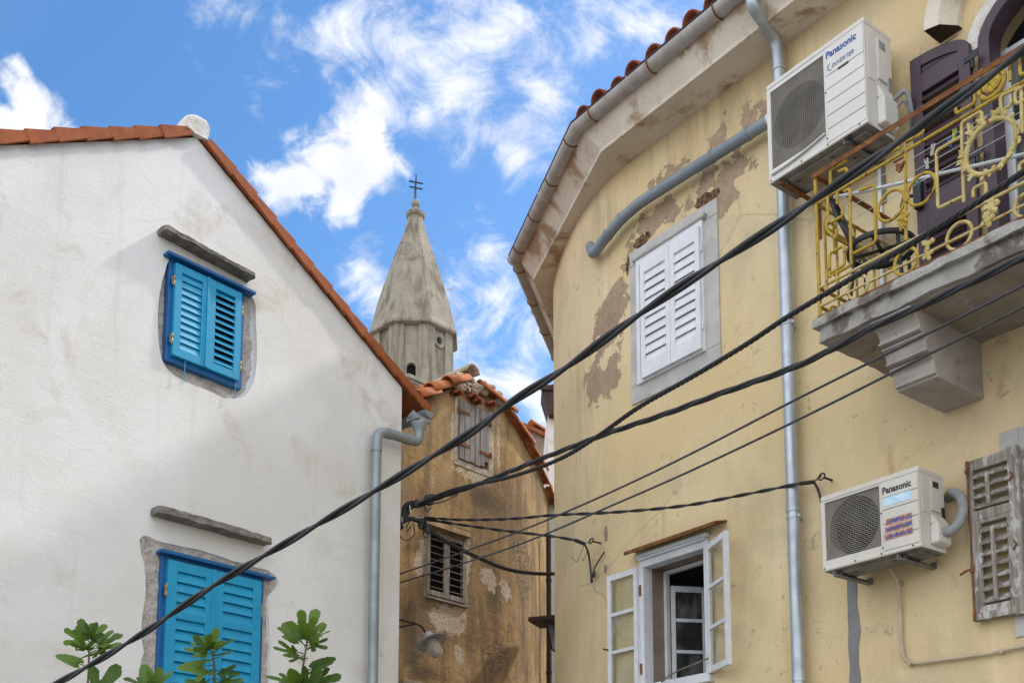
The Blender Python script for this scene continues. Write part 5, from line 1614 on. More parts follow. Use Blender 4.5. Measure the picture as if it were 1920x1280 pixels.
# ------------------------------------------------------------------ AIR CONDITIONERS
def air_con(name, label, x0, x1, z0, z1, off, d, cas, logo, rows, tilt_text=0, big=False):
    w, h = x1 - x0, z1 - z0
    t = thing(name, label, 'air conditioner', WR.M @ put_at(x0, -off, z0), 'air conditioners on the yellow wall')
    gw = w * (.60 if big else .615); gx, gz = .028 * w / .8, .10 if big else .075
    gx1, gz0, gz1 = gw, (.105 if big else .075), h - (.06 if big else .04)
    cx_, cz_ = (gx + gx1) / 2, (gz0 + gz1) / 2
    rr = min(gx1 - gx, gz1 - gz0) / 2 * .965
    circ = [(cx_ + rr * math.cos(a), cz_ + rr * math.sin(a)) for a in [2 * math.pi * k / 40 for k in range(40)]]
    m = MB()
    rect_ = [(gx, gz0), (gx1, gz0), (gx1, gz1), (gx, gz1)]
    m.sheet([(0, 0), (w, 0), (w, h), (0, h)], [rect_], 0, .022)
    # body shell
    m.add([(0, 0, 0), (w, 0, 0), (w, d, 0), (0, d, 0), (0, 0, h), (w, 0, h), (w, d, h), (0, d, h)], [(4, 5, 6, 7), (1, 2, 6, 5), (2, 3, 7, 6), (3, 0, 4, 7)])
    bmx = m.build('casing', MAT[cas], t)
    m = MB(); m.box(.004, w - .004, .004, d - .004, -.004, .012); m.box(.05, w - .05, .06, d - .06, -.022, -.0); m.build('base_pan', MAT['underside'], t, bevel=.004)
    m = MB(); m.box(-.004, w + .004, -.006, d + .004, h - .028, h + .012); m.box(-.005, .022, -.006, .05, 0, h - .029); m.box(-.004, w + .004, -.007, .06, -.002, .030)
    m.build('top_cover', MAT[cas], t, bevel=.009, seg=3)
    # plate with the round fan opening, and the fan in it
    m = MB(); m.sheet(rect_, [circ], .022, .09); m.build('fan_shroud', MAT['coil'], t)
    m = MB(); m.box(gx, gx1, .13, .14, gz0, gz1); m.build('fan_back', MAT['dark'], t)  # black sheet for the shade inside the casing
    m = MB(); F = Matrix.Translation((cx_, .085, cz_)) @ Matrix.Rotation(R(90), 4, 'X')
    m.lathe([(.0, .03), (.05, .026), (.062, -.02), (.06, -.03)], 20, F, caps=False)
    for k in range(3):
        v = []
        for i in range(9):
            for q in range(5):
                r_ = .055 + (rr * .93 - .055) * i / 8; a = R(120 * k) + R(75) * (q / 4 - .5) * (.55 + .45 * i / 8) + .25 * i / 8
                v.append(F @ Vector((r_ * math.cos(a), r_ * math.sin(a), .03 * (q / 2 - 1))))
        m.add(v, [(i * 5 + q, i * 5 + q + 1, (i + 1) * 5 + q + 1, (i + 1) * 5 + q) for i in range(8) for q in range(4)], 0, True)
    m.build('fan', MAT['soot'], t)
    # wire guard
    m = MB(); n = rows; y = .004
    for i in range(n + 1):
        z = gz0 + (gz1 - gz0) * i / n; m.box(gx, gx1, y, y + .004, z - .0015, z + .0015)
    k = int(n * .78 * (gx1 - gx) / (gz1 - gz0))
    for i in range(k + 1):
        x = gx + (gx1 - gx) * i / k
        if big: m.box(x - .0013, x + .0013, y + .0042, y + .008, gz0, gz1)
        else:
            for j in range(n):     # staggered short wires
                if (i + j) % 2: m.box(x - .0016, x + .0016, y + .001, y + .0035, gz0 + (gz1 - gz0) * j / n, gz0 + (gz1 - gz0) * (j + 1) / n)
    m.build('grille', MAT['wire'], t)
    if big:   # raised curved lip under the guard
        m = MB(); pts = [(gx + (gx1 - gx) * k / 16, -.012, gz0 - .045 + .055 * (k / 16) ** 2.2) for k in range(17)]; m.tube(pts, .012, 8, flat=.7); m.build('lip', MAT[cas], t)
    # right-hand panel pressed into bands
    m = MB(); pz = [0.03, .16, .29, .42, .55, .68, 1.0] if big else [.05, .22, .40, .58, .735, 1.0]
    for a, b in zip(pz, pz[1:]): m.box(gx1 + .022, w - .006, -.009, .002, h * a + .003, min(h * b, h - .03) - .003)
    m.build('front_panel', MAT[cas], t, bevel=.0035)
    m = MB()
    for zz in (.05, .5): m.lathe([(.006, 0), (.006, .004)], 8, Matrix.Translation((gx1 + .012, -.0, h * zz + .03)) @ Matrix.Rotation(R(90), 4, 'X'))
    for xx in (.02, .35, .62, .93): m.lathe([(.006, 0), (.006, .004)], 8, Matrix.Translation((w * xx, -.007, .017)) @ Matrix.Rotation(R(90), 4, 'X'))
    m.build('screw', MAT['soot'], t)
    # lettering
    X90 = Matrix.Rotation(R(90), 4, 'X')
    v, f = mesh_text('Panasonic', .098 if big else .072, .0022 if big else .0018, spacing=1.0)
    wd = max(q.x for q in v); tx = gx1 + .03; tw_ = (w - .03 - tx)
    k_ = tw_ / wd * (.90 if big else .92)
    m = MB(); m.add(v, f, 0, False, Matrix.Translation((tx, -.0105, h - (.125 if big else .115))) @ X90 @ Matrix.Diagonal((k_, k_ * (1.15 if big else 1.15), 1, 1)))
    m.build('lettering', MAT[logo], t)
    if big:
        v, f = mesh_text('INVERTER', .055, .0004, shear=.3, spacing=1.05); wd = max(q.x for q in v); k_ = tw_ * .66 / wd
        m = MB(); m.add(v, f, 0, False, Matrix.Translation((tx + tw_ * .16, -.0105, h - .225)) @ X90 @ Matrix.Diagonal((k_, k_ * 1.1, 1, 1)))
        sw_ = [(tx + tw_ * (.16 - .11 * math.sin(a) * 1.0 + .0), -.0105, h - .205 + .030 * math.cos(a)) for a in [R(q) for q in range(20, 200, 15)]]
        m.tube(sw_, [.001 + .0035 * math.sin(math.pi * i / (len(sw_) - 1)) for i in range(len(sw_))], 5)
        m.build('lettering', MAT['ink_grey'], t)
        m = MB(); xm = gx1 + .5 * (w - gx1); m.box(xm - .045, xm + .045, -.012, -.0085, h * .665, h * .665 + .02); m.build('grip_slot', MAT['soot'], t, bevel=.004)
    else:
        m = MB(); m.box(tx + .005, tx + tw_ * .90, -.0112, -.0095, h - .205, h - .145); m.build('decal', MAT['decal'], t)
        m = MB()
        for k in range(3): m.box(tx + .003 + .008 * k, tx + tw_ * .90, -.0112, -.0095, .10 + .052 * k, .10 + .052 * k + .043)
        st = m.build('sticker', MAT['sticker'], t)
        m = MB(); r_ = random.Random(4)
        for k in range(3):
            x = tx + .02 + .008 * k
            while x < tx + tw_ * .86:
                q = r_.uniform(.006, .018); m.box(x, x + q, -.0118, -.0112, .112 + .052 * k, .112 + .052 * k + r_.uniform(.012, .022)); x += q + r_.uniform(.003, .007)
        m.build('print', MAT['ink_blue'], st)
    # valve cover and details on the side
    m = MB(); cv_ = .42 * h
    m.extrude([(w, d * .35, .03), (w + .055, d * .42, .045), (w + .055, d * .95, .045), (w, d * .99, .03)], (0, 0, cv_ * .62))
    m.extrude([(w, d * .35, .03 + cv_ * .62), (w + .055, d * .42, .03 + cv_ * .62), (w, d * .40, .03 + cv_)], (0, d * .55, 0))
    m.build('valve_cover', MAT[cas], t, bevel=.014, seg=3)
    m = MB(); m.box(w - .001, w + .012, d * .45, d * .78, h * .50, h * .90); m.box(w - .001, w + .004, d * .10, d * .32, h * .45, h * .93); m.build('side_panel', MAT[cas], t, bevel=.005)
    m = MB(); m.box(w + .0125, w + .0135, d * .50, d * .73, h * .80, h * .88); m.box(w + .004, w + .0105, d * .86, d * .96, h * .38, h * .58); m.build('rating_plate', MAT['hose' if big else 'soot'], t)
    # wall brackets
    for fx in (.10, .76):
        m = MB(); x = w * fx
        m.box(x, x + .045, .0, off - .005, -.052, -.046); m.box(x, x + .006, .0, off - .005, -.052, -.012); m.box(x - .001, x + .046, off - .012, off - .004, -.35 if big else -.052, .0)
        m.build('bracket', MAT['rust' if big and fx < .3 else 'underside'], t, bevel=.002)
        m = MB(); m.lathe([(.026, -.012), (.03, -.03), (.026, -.046)], 12, put_at(x + .022, .07, 0)); m.build('rubber_foot', MAT['soot'], t)
    return t, w, h


def uq(a, b, off=0): return Q(1400 + a / 2.844, b / 2.844, off)
OU = .46
ax0 = (uq(105, 470, OU).x + uq(125, 975, OU).x) / 2; ax1 = (uq(622, 100, OU).x + uq(645, 640, OU).x) / 2
az1 = (uq(105, 470, OU).z + uq(622, 100, OU).z) / 2; az0 = (uq(123, 985, OU).z + uq(645, 650, OU).z) / 2
print('upper ac', ax1 - ax0, az1 - az0)
ac1, w1, h1 = air_con('air_conditioner', 'large air conditioner with blue maker lettering, mounted high beside the plum shutter', ax0, ax1, az0, az1, OU, .33, 'casing', 'ink_blue', 44, big=True)
m = MB(); m.tube(smooth_path([(w1 + .04, .28, .28), (w1 + .13, .30, .30), (w1 + .13, .36, .16), (w1 + .09, .44, .12)], 6), .016, 8); m.tube(smooth_path([(w1 + .04, .30, .22), (w1 + .10, .32, .25), (w1 + .11, .38, .14), (w1 + .07, .44, .10)], 6), .012, 8)
m.build('hose', MAT['hose'], ac1)
def lq(a, b, off=0): return Q(1500 + a / 2.56, 780 + b / 2.56, off)
OL = .42
bx0_ = (lq(103, 395, OL).x + lq(112, 740, OL).x) / 2; bx1_ = (lq(566, 245, OL).x + lq(582, 625, OL).x) / 2
bz1 = (lq(103, 393, OL).z + lq(566, 248, OL).z) / 2; bz0 = (lq(110, 742, OL).z + lq(582, 628, OL).z) / 2
print('lower ac', bx1_ - bx0_, bz1 - bz0)
ac2, w2, h2_ = air_con('air_conditioner', 'smaller cream air conditioner with black maker lettering and an orange sticker', bx0_, bx1_, bz0, bz1, OL, .30, 'casing_low', 'ink_black', 30)
m = MB(); m.tube(smooth_path([(w2 + .03, .18, .12), (w2 + .10, .24, .14), (w2 + .13, .30, .25), (w2 + .11, .33, .37), (w2 + .03, .36, .44), (w2 - .04, .42, .43)], 8), .034, 12)
for k in range(14): pass
m.build('hose', MAT['hose'], ac2)
m = MB(); m.tube(smooth_path([(-.03 + .02, .30, h2_ - .02), (.03, .33, h2_ + .05), (.13, .34, h2_ + .075), (.2, .30, h2_ + .02)], 6), .010, 8); m.build('supply_cable', MAT['cable'], ac2)
# condensate pipe clipped to the wall below it
li = lambda px, py, off=.03: WR.M @ Q(px, py, off)
inv = ac2.matrix_world.inverted()
pth = [inv @ li(1668, 1062, .16), inv @ li(1684, 1090, .05), inv @ li(1688, 1150), inv @ li(1690, 1215), inv @ li(1697, 1239), inv @ li(1715, 1243), inv @ li(1850, 1225), inv @ li(1990, 1195)]
m = MB(); m.tube(fillet(pth, .05, 5), .0125, 10); dpi = m.build('drain_pipe', MAT['conduit'], ac2)
for px, py in ((1688, 1092), (1691, 1222), (1706, 1243), (1878, 1220)):
    q = inv @ li(px, py); m = MB(); m.box(q.x - .009, q.x + .009, q.y - .016, q.y + .03, q.z - .018, q.z + .018); m.build('clip', MAT['conduit'], dpi, bevel=.003)

# ------------------------------------------------------------------ BALCONY RAILING (bolted to the slab: part of the house)
YF = -BAL_OFF
def rq(a, b, off=BAL_OFF): return Q(1510 + a / 3.049, 200 + b / 3.049, off)
m = MB()
xl_ = (rq(68, 385).x + rq(72, 1215).x) / 2; xr_ = 2 * dxc - xl_
ztop = (rq(60, 383).z + rq(700, 5).z) / 2; zbot = zslab + .02
z2 = (rq(75, 548).z + rq(985, 12).z) / 2           # second rail
z3 = (rq(75, 1035).z + rq(1200, 465).z) / 2        # lower rail
z4 = (rq(75, 1140).z + rq(1180, 605).z) / 2        # rail through the lower rings
print('rail heights', ztop - zslab, z2 - zslab, z3 - zslab, z4 - zslab)
b_r = .011
m.box(xl_ - .012, xr_ + .012, YF - .022, YF + .016, ztop - .004, ztop + .008)
m.box(xl_ - .012, xr_ + .012, YF - .0215, YF - .016, ztop - .03, ztop - .004, 1)
rail = m.build('railing', [MAT['rust'], MAT['rust']], yh, bevel=.002)
def bar(pts, r=b_r, mat='yellow_iron', nm='bar', close=False, flat=1.0):
    m = MB(); m.tube(fillet(pts, .022, 3) if not close else pts, r, 8, closed=close); return m.build(nm, MAT[mat], rail)
for x in (xl_, xr_): bar([(x, YF, zbot - .03), (x, YF, ztop)], .013, nm='post')
bar([(xl_, YF, z2), (xr_, YF, z2)], nm='cross_rail'); bar([(xl_, YF, z3), (xr_, YF, z3)], mat='cream_iron', nm='cross_rail'); bar([(xl_, YF, z4), (xr_, YF, z4)], .009, 'cream_iron', nm='cross_rail')
m = MB(); m.box(xl_ - .012, xr_ + .012, YF - .016, YF + .016, zbot - .012, zbot - .002); m.build('bottom_rail', MAT['rust'], rail)
pz = lambda L: [Vector((rq(a, b).x, YF, rq(a, b).z)) for a, b in L]
def ring(cx, cz, r, rod=.011, mat='yellow_iron'):
    bar([Vector((cx + r * math.cos(a), YF, cz + r * math.sin(a))) for a in [2 * math.pi * k / 28 for k in range(28)]], rod, mat, 'ring', True)
def ring_px(a, b, ra, mat='yellow_iron', rod=.011):
    c = rq(a, b); r = (rq(a + ra, b - ra * .55).x - rq(a - ra, b + ra * .55).x) / 2
    ring(c.x, c.z, r, rod, mat); return c.x, c.z, r
SQ = []   # square-keyed scrolls, drawn from the photograph's left half and mirrored about the door
keys = [
    ([(262, 905), (255, 468), (222, 486)], 'yellow_iron'), ([(572, 212), (576, 765)], 'yellow_iron'), ([(310, 480), (396, 450), (404, 775), (275, 840)], 'yellow_iron'),
    ([(143, 470), (143, 362), (240, 303)], 'yellow_iron'), ([(190, 372), (238, 350), (238, 425), (180, 455), (183, 560)], 'yellow_iron'),
    ([(128, 480), (130, 672), (215, 625), (212, 570)], 'yellow_iron'), ([(122, 610), (122, 705), (175, 755), (180, 700)], 'yellow_iron'),
    ([(140, 975), (138, 840), (222, 792), (224, 905), (150, 950)], 'yellow_iron'), ([(262, 905), (160, 962)], 'yellow_iron'),
    ([(405, 315), (402, 282), (405, 300), (545, 232)], 'yellow_iron'), ([(672, 98), (675, 150), (575, 205)], 'yellow_iron'),
    ([(890, 172), (748, 255), (758, 582), (905, 512)], 'cream_iron'), ([(906, 548), (892, 92), (1008, 26), (1012, 98), (940, 145), (930, 100)], 'cream_iron'),
    ([(120, 1055), (125, 935)], 'yellow_iron'), ([(180, 940), (184, 1020)], 'yellow_iron'),
    ([(960, 520), (958, 470), (1032, 430), (1034, 500), (975, 545)], 'cream_iron'),
]
def zq6(L): return [Vector((Q(1660 + a / 6.4, 100 + b / 6.4, BAL_OFF).x, YF, Q(1660 + a / 6.4, 100 + b / 6.4, BAL_OFF).z)) for a, b in L]
allk = [(pz(L), c) for L, c in keys] + [(zq6([(965, 515), (842, 585), (848, 730), (1075, 598), (1070, 380)]), 'yellow_iron'), (zq6([(1490, 110), (1500, 335)]), 'yellow_iron'),
        (zq6([(1510, 550), (1505, 630), (1390, 700), (1380, 520), (1630, 400), (1640, 960)]), 'cream_iron')]
for L, c in allk:
    bar(L, b_r, c, 'scroll')
    if max(p.x for p in L) < dxc - .02: bar([Vector((2 * dxc - p.x, p.y, p.z)) for p in L], b_r, c, 'scroll')
rings = [ring_px(490, 565, 76), ring_px(664, 472, 80), ring_px(300, 1032, 56, 'cream_iron'), ring_px(576, 885, 66), ring_px(880, 738, 72, 'cream_iron'), ring_px(1262, 560, 66, 'cream_iron')]
for cx, cz, r in rings:
    if cx < dxc - .1: ring(2 * dxc - cx, cz, r)
# wreath of leaves in the middle, flower bosses
def lump(m, c, s, seed):
    v = []
    for q in cs:
        e = Vector((q.x * s, q.y * s * .6, q.z * s)) * (1 + .5 * mnoise.noise(q * 2.2 + Vector((seed, 0, 0))))
        v.append(Vector(c) + e)
    m.add(v, fl, 0, False)
def leafy_ring(cx, cz, r, n, s):
    m = MB(); m.tube([(cx + r * math.cos(a), YF, cz + r * math.sin(a)) for a in [2 * math.pi * k / 40 for k in range(40)]], .016, 8, closed=True)
    for k in range(n):
        a = 2 * math.pi * k / n + rnd.uniform(-.1, .1); rr_ = r + rnd.uniform(-.012, .022)
        c = Vector((cx + rr_ * math.cos(a), YF - .008, cz + rr_ * math.sin(a)))
        dirv = Vector((math.cos(a + 1.0 * (1 if k % 2 else -1)), -.3, math.sin(a + 1.0 * (1 if k % 2 else -1)))).normalized()
        sd_ = dirv.cross(Vector((0, 1, 0))).normalized(); L = s * rnd.uniform(.7, 1.3)
        m.add([c, c + dirv * L * .5 + sd_ * L * .32, c + dirv * L + Vector((0, -.01, 0)), c + dirv * L * .5 - sd_ * L * .32, c + dirv * L * .5 + Vector((0, .012, 0))], [(0, 1, 2, 3), (4, 1, 0), (4, 2, 1), (4, 3, 2), (4, 0, 3)])
        if k % 2 == 0: lump(m, c, .016, k)
    return m
c = rq(1060, 228); r = (rq(1205, 150).x - rq(915, 310).x) / 2
leafy_ring(c.x, c.z, r, 34, .05).build('wreath', MAT['cream_iron'], rail)
c = Q(1660 + 1275 / 6.4, 100 + 370 / 6.4, BAL_OFF); ring(c.x, c.z, .082, .016)
m = MB()
for k in range(9): lump(m, (c.x + .040 * math.cos(k * .9), YF, c.z + .04 * math.sin(k * .9) * (.5 + .5 * (k % 2))), .028, k)
m.build('emblem', MAT['yellow_iron'], rail)
def boss(a, b, s, n, mat='cream_iron'):
    c = rq(a, b); m = MB()
    lump(m, (c.x, YF - .01, c.z), s * .45, 1)
    for k in range(n):
        an = 2 * math.pi * k / n + .3
        lump(m, (c.x + s * .62 * math.cos(an), YF - .01, c.z + s * .62 * math.sin(an)), s * .36, k + 3)
    m.build('rosette', MAT[mat], rail)
boss(1065, 580, .060, 5); boss(1045, 655, .050, 4); boss(705, 790, .05, 3); boss(706, 850, .042, 4); boss(548, 345, .042, 3, 'rust'); boss(565, 640, .05, 5, 'yellow_iron'); boss(552, 690, .03, 3, 'yellow_iron')
for L in ([(505, 320), (560, 290)], [(560, 330), (545, 372), (520, 358)]): bar(pz(L), .007, 'rust', 'tendril')
# returns to the wall at both ends
for x in (xl_, xr_):
    m = MB(); m.box(x - .018, x + .018, YF, .01, ztop - .004, ztop + .008); m.build('top_rail', MAT['rust'], rail)
    for z, mt in ((z2, 'yellow_iron'), (z3, 'yellow_iron'), (z4, 'yellow_iron')): bar([(x, YF, z), (x, .01, z)], .012, mt, 'cross_rail')
    m = MB(); m.beam((x, YF + .1, z2 - .16), (x, .0, z2 - .16), .012, .05); m.build('flat_rail', MAT['yellow_iron'], rail)
    m = MB(); m.box(x - .014, x + .014, YF, .0, zbot - .012, zbot - .002); m.build('bottom_rail', MAT['rust'], rail)
    for f in (.25, .5, .75): bar([(x, YF * (1 - f), z4 if f == .5 else zbot), (x, YF * (1 - f), z2)], .009, 'yellow_iron', 'bar')
    bar([(x, YF * .9, z3 + .06), (x, YF * .9, z2 - .08), (x, YF * .78, z2 - .08), (x, YF * .78, z2 - .3)], .010, 'yellow_iron', 'scroll')
    for f in (.2, .62): bar([Vector((x, YF * (1 - f) + .07 * math.cos(a), (z4 + zbot) / 2 + .02 + .07 * math.sin(a))) for a in [2 * math.pi * k / 20 for k in range(20)]], .009, 'yellow_iron', 'ring', True)

# ------------------------------------------------------------------ bistro chair on the balcony
lo_, hi_ = .2, .8
for _ in range(30):
    md = (lo_ + hi_) / 2
    if Q(1652, 464, md).z > zslab + .47: lo_ = md
    else: hi_ = md
cc = Q(1652, 464, lo_); print('chair off', lo_)
ch = thing('bistro_chair', 'black iron bistro chair with round mesh seat, standing on the balcony', 'chair', WR.M @ put_at(cc.x, -lo_, zslab, R(20)))
sr, sh_ = .225, cc.z - zslab
print('seat height', sh_)
sh_ = .47
m = MB(); m.lathe([(sr - .004, sh_ - .035), (sr + .006, sh_ - .03), (sr + .006, sh_ + .004), (sr - .004, sh_ + .008)], 36, caps=False); m.lathe([(sr - .004, sh_ + .008), (sr - .012, sh_), (sr - .012, sh_ - .03), (sr - .004, sh_ - .035)], 36, caps=False)
m.beam((-sr, 0, sh_ - .02), (sr, 0, sh_ - .02), .025, .012); m.beam((0, -sr, sh_ - .02), (0, sr, sh_ - .02), .025, .012)
m.build('seat_frame', MAT['black_iron'], ch)
m = MB(); st = .017; k = int(sr / st)
for i in range(-k, k + 1):
    L = math.sqrt(max(0, (sr - .006) ** 2 - (i * st) ** 2))
    if L > .02:
        for sg in (1, -1):
            a, b = Vector((i * st, -L, 0)), Vector((i * st, L, 0)); Rz = Matrix.Rotation(R(45 * sg), 3, 'Z')
            a, b = Rz @ a, Rz @ b; a.z = b.z = sh_ - .004 * sg; m.beam(a, b, .0038, .003)
m.build('mesh_seat', MAT['brass'], ch)
for i, a in enumerate((45, 135, 225, 315)):
    m = MB(); c_, s_ = math.cos(R(a)), math.sin(R(a))
    m.tube(smooth_path([(sr * .92 * c_, sr * .92 * s_, sh_ - .02), (sr * .98 * c_, sr * .98 * s_, sh_ * .5), (sr * 1.16 * c_, sr * 1.16 * s_, 0)], 5), .013, 8); m.build('leg', MAT['black_iron'], ch)
m = MB(); hp = [(-sr * .55, -sr * .8, sh_ - .02), (-sr * 1.05, -sr * .78, sh_ + .20), (-sr * 1.30, -sr * .62, sh_ + .40), (-sr * 1.40, 0, sh_ + .46), (-sr * 1.30, sr * .62, sh_ + .40), (-sr * 1.05, sr * .78, sh_ + .20), (-sr * .55, sr * .8, sh_ - .02)]
m.tube(smooth_path(hp, 8), .015, 8)
hp2 = [(-sr * .75, -sr * .42, sh_), (-sr * 1.08, -sr * .38, sh_ + .2), (-sr * 1.28, 0, sh_ + .33), (-sr * 1.08, sr * .38, sh_ + .2), (-sr * .75, sr * .42, sh_)]
m.tube(smooth_path(hp2, 8), .008, 8); m.build('backrest', MAT['black_iron'], ch)

# ------------------------------------------------------------------ washing lines and pegs
def w2(px, py, off): return WR.M @ Q(px, py, off)
m = MB()
for k, o in enumerate((.50, .62, .74)):
    zz = z2 + .02; m.tube([(xl_ + .01, -o, zz + .01 * k), (dxc, -o, zz - .015 + .01 * k), (xr_ - .01, -o, zz + .01 * k)], .0026, 5)
wl = m.build('clothesline', MAT['white_cable'], None); wl.matrix_world = WR.M.copy(); tag(wl, 'thin pale washing lines stretched between the two ends of the balcony railing', 'washing line')
def peg(px, py, o, mat, lab, tilt):
    t = thing('clothes_peg', lab, 'peg', WR.M @ Matrix.Translation((Q(px, py, o).x, -o, z2 + .02)) @ Matrix.Rotation(R(tilt), 4, 'Y'), 'pegs on the washing lines')
    for sg in (1, -1):
        m = MB(); m.extrude([(sg * .002, -.006, -.035), (sg * .009, -.006, -.03), (sg * .008, -.006, .0), (sg * .013, -.006, .042), (sg * .008, -.006, .044), (sg * .002, -.006, .005)], (0, .012, 0)); m.build('jaw', MAT[mat], t)
    m = MB(); m.lathe([(.006, -.008), (.006, .008)], 8, Matrix.Rotation(R(90), 4, 'X') @ Matrix.Translation((0, .005, 0))); m.build('spring', MAT['galv'], t)
peg(1787, 222, .74, 'peg_lime', 'lime green peg clipped on the washing line beside the blue one', 14)
peg(1779, 228, .70, 'peg_blue', 'blue peg clipped on the washing line next to the lime one', -10)
peg(1746, 237, .72, 'peg_white', 'white peg standing tilted on the washing line near the shutter edge', 12)
peg(1735, 245, .62, 'peg_white', 'white peg beside the tilted one, nearer the air conditioner', -5)
peg(1716, 247, .50, 'peg_green', 'dark green peg on the washing line nearest the large air conditioner', -30)

# ------------------------------------------------------------------ CABLES
def run(pts, Y0, Y1, n=90):
    """pixel track -> points in space; depth changes evenly along a straight wire"""
    P = smooth_path([(x, y, 0) for x, y in pts], 10); X0, X1 = pts[0][0], pts[-1][0]
    out = []
    for p in P:
        t = (p.x - X0) / (X1 - X0); iy = (1 - t) / Y0 + t / Y1
        out.append(atY(p.x, p.y, 1 / iy))
    return resample(out, n)
def strands(m, P, k, r, lay, pitch, ph=0.0):
    """k strands laid round the path"""
    n = len(P); acc = 0; S_ = [[] for _ in range(k)]
    u = Vector((0, 0, 1))
    for i in range(n):
        d = (P[min(i + 1, n - 1)] - P[max(i - 1, 0)]).normalized()
        a = d.cross(Vector((0, 0, 1))).normalized(); b = a.cross(d)
        if i: acc += (P[i] - P[i - 1]).length
        for q in range(k):
            th = 2 * math.pi * (q / k + acc / pitch) + ph
            S_[q].append(P[i] + (a * math.cos(th) + b * math.sin(th)) * lay)
    for s_ in S_: m.tube(s_, r, 7)
def cable(name, label, pts, Y0, Y1, r, twist=0, pitch=.5, lay=None, mat='cable', n=140, extra=None):
    m = MB(); P = run(pts, Y0, Y1, n if twist < 2 else 320)
    if twist >= 2: strands(m, P, twist, r, lay if lay is not None else r * .95, pitch)
    else: m.tube(P, r, 8)
    if extra: extra(m)
    o = m.build(name, MAT[mat]); return tag(o, label, 'cable', 'service cables across the alley')
cable('twisted_cable', 'thickest twisted black cable sweeping from the fig leaves up past the balcony', [(-260, 1448), (-60, 1356), (105, 1281), (260, 1192), (400, 1098), (560, 1004), (700, 922), (800, 862), (890, 806), (960, 753), (1060, 690), (1160, 617), (1260, 548), (1360, 484), (1460, 420), (1560, 352), (1660, 284), (1760, 212), (1840, 155), (1925, 90), (2150, -80)], 6.3, 2.75, .0086, 2, .62, .0078)
cable('rope_cable', 'stranded black cable running just below the thick one to the balcony railing', [(785, 946), (850, 918), (960, 893), (1050, 860), (1120, 818), (1200, 762), (1300, 705), (1400, 645), (1480, 592), (1600, 520), (1700, 462), (1800, 400), (1925, 318), (2150, 160)], 11.2, 4.7, .0085, 4, .20, .0105)
cable('bundled_cable', 'double black cable passing under the balcony slab and over the stone bracket', [(795, 941), (870, 917), (960, 882), (1040, 850), (1140, 812), (1250, 775), (1350, 738), (1480, 692), (1560, 655), (1640, 612), (1720, 577), (1820, 530), (1925, 480), (2150, 365)], 11.2, 4.9, .0125, 3, .95, .0105)
cable('single_cable', 'thin dark grey wire, upper of the two plain ones crossing the bracket', [(700, 1092), (742, 1078), (880, 1030), (1000, 985), (1150, 920), (1300, 848), (1500, 745), (1700, 645), (1925, 532), (2150, 415)], 11.9, 5.2, .0085, mat='grey_cable')
cable('single_cable', 'thin dark grey wire, lower of the two plain ones crossing the bracket', [(700, 1108), (742, 1094), (880, 1052), (1000, 1010), (1150, 946), (1300, 880), (1500, 785), (1700, 685), (1925, 572), (2150, 458)], 11.9, 5.2, .0085, mat='grey_cable')
HF, HG = HOOK_F, HOOK_G
def fly(P, n=60): return resample(smooth_path(P, 12), n)
def wire_thing(name, label, P, r, tw=2, pitch=.35, mat='cable', tail=None):
    m = MB(); 
    if tw >= 2: strands(m, fly(P, 200), tw, r, r * .95, pitch)
    else: m.tube(fly(P), r, 8)
    if tail: tail(m)
    o = m.build(name, MAT[mat]); return tag(o, label, 'cable', 'service cables across the alley')
ff = lambda px, py, Y: atY(px, py, Y)
def between(A, B, track):
    """points of a wire that hangs in the upright plane through its two ends"""
    A, B = Vector(A), Vector(B); n_ = Vector((B.y - A.y, A.x - B.x, 0)); out = [A]
    for px, py in track:
        d = ray(px, py); out.append(CAM + d * ((A - CAM).dot(n_) / d.dot(n_)))
    return out + [B]
def tail_f(m):
    q = w2(1500, 906, .14); q2 = w2(1526, 903, .06)
    m.tube([q, q2], .016, 10)
    m.tube(smooth_path([q2, w2(1534, 918, .05), w2(1540, 940, .12)], 6), .010, 8)
    m.tube([q2, HF], .004, 5); m.tube([q2 + Vector((0, 0, .01)), HF + Vector((0, 0, .01))], .003, 5)
wire_thing('service_wire', 'twisted black wire sagging across the yellow wall to the hook above the smaller air conditioner', between(ff(797, 970, 11.15), w2(1500, 906, .14), [(870, 974), (960, 972), (1040, 965), (1150, 960), (1280, 948), (1400, 926)]), .008, 2, .42, tail=tail_f)
def tail_g(m):
    q = ff(1078, 1012, HG.y * 1.0 - .1); q2 = ff(1096, 1019, HG.y - .06)
    m.tube([q, q2], .018, 10); m.tube([q2, HG], .004, 5)
    e1, e2 = on_plan(1109, 1084, .05), on_plan(1114, 1074, .05)
    m.tube(smooth_path([q2, WR.M @ on_plan(1104, 1040, .05), WR.M @ e1], 6), .010, 8)
    m.tube(smooth_path([WR.M @ e1, WR.M @ on_plan(1116, 1062, .04), WR.M @ on_plan(1133, 1034, .02)], 6), .007, 8)
    m.tube(smooth_path([q2, WR.M @ on_plan(1090, 1035, .08), WR.M @ on_plan(1082, 1052, .1), WR.M @ on_plan(1070, 1042, .1)], 6), .0028, 5)
    m.tube(smooth_path([q2, WR.M @ on_plan(1101, 1030, .08), WR.M @ on_plan(1094, 1050, .1), WR.M @ on_plan(1092, 1046, .1)], 6), .0028, 5)
    for e in (e1, e2): m.tube([WR.M @ (e + Vector((0, 0, -.04))), WR.M @ (e + Vector((0, 0, .02)))], .014, 8)
wire_thing('service_wire', 'black wire dropping slightly to the hook left of the open casement window', between(ff(797, 972, 11.15), ff(1078, 1012, HG.y - .1), [(870, 984), (960, 996), (1030, 1004)]), .008, 2, .42, tail=tail_g)
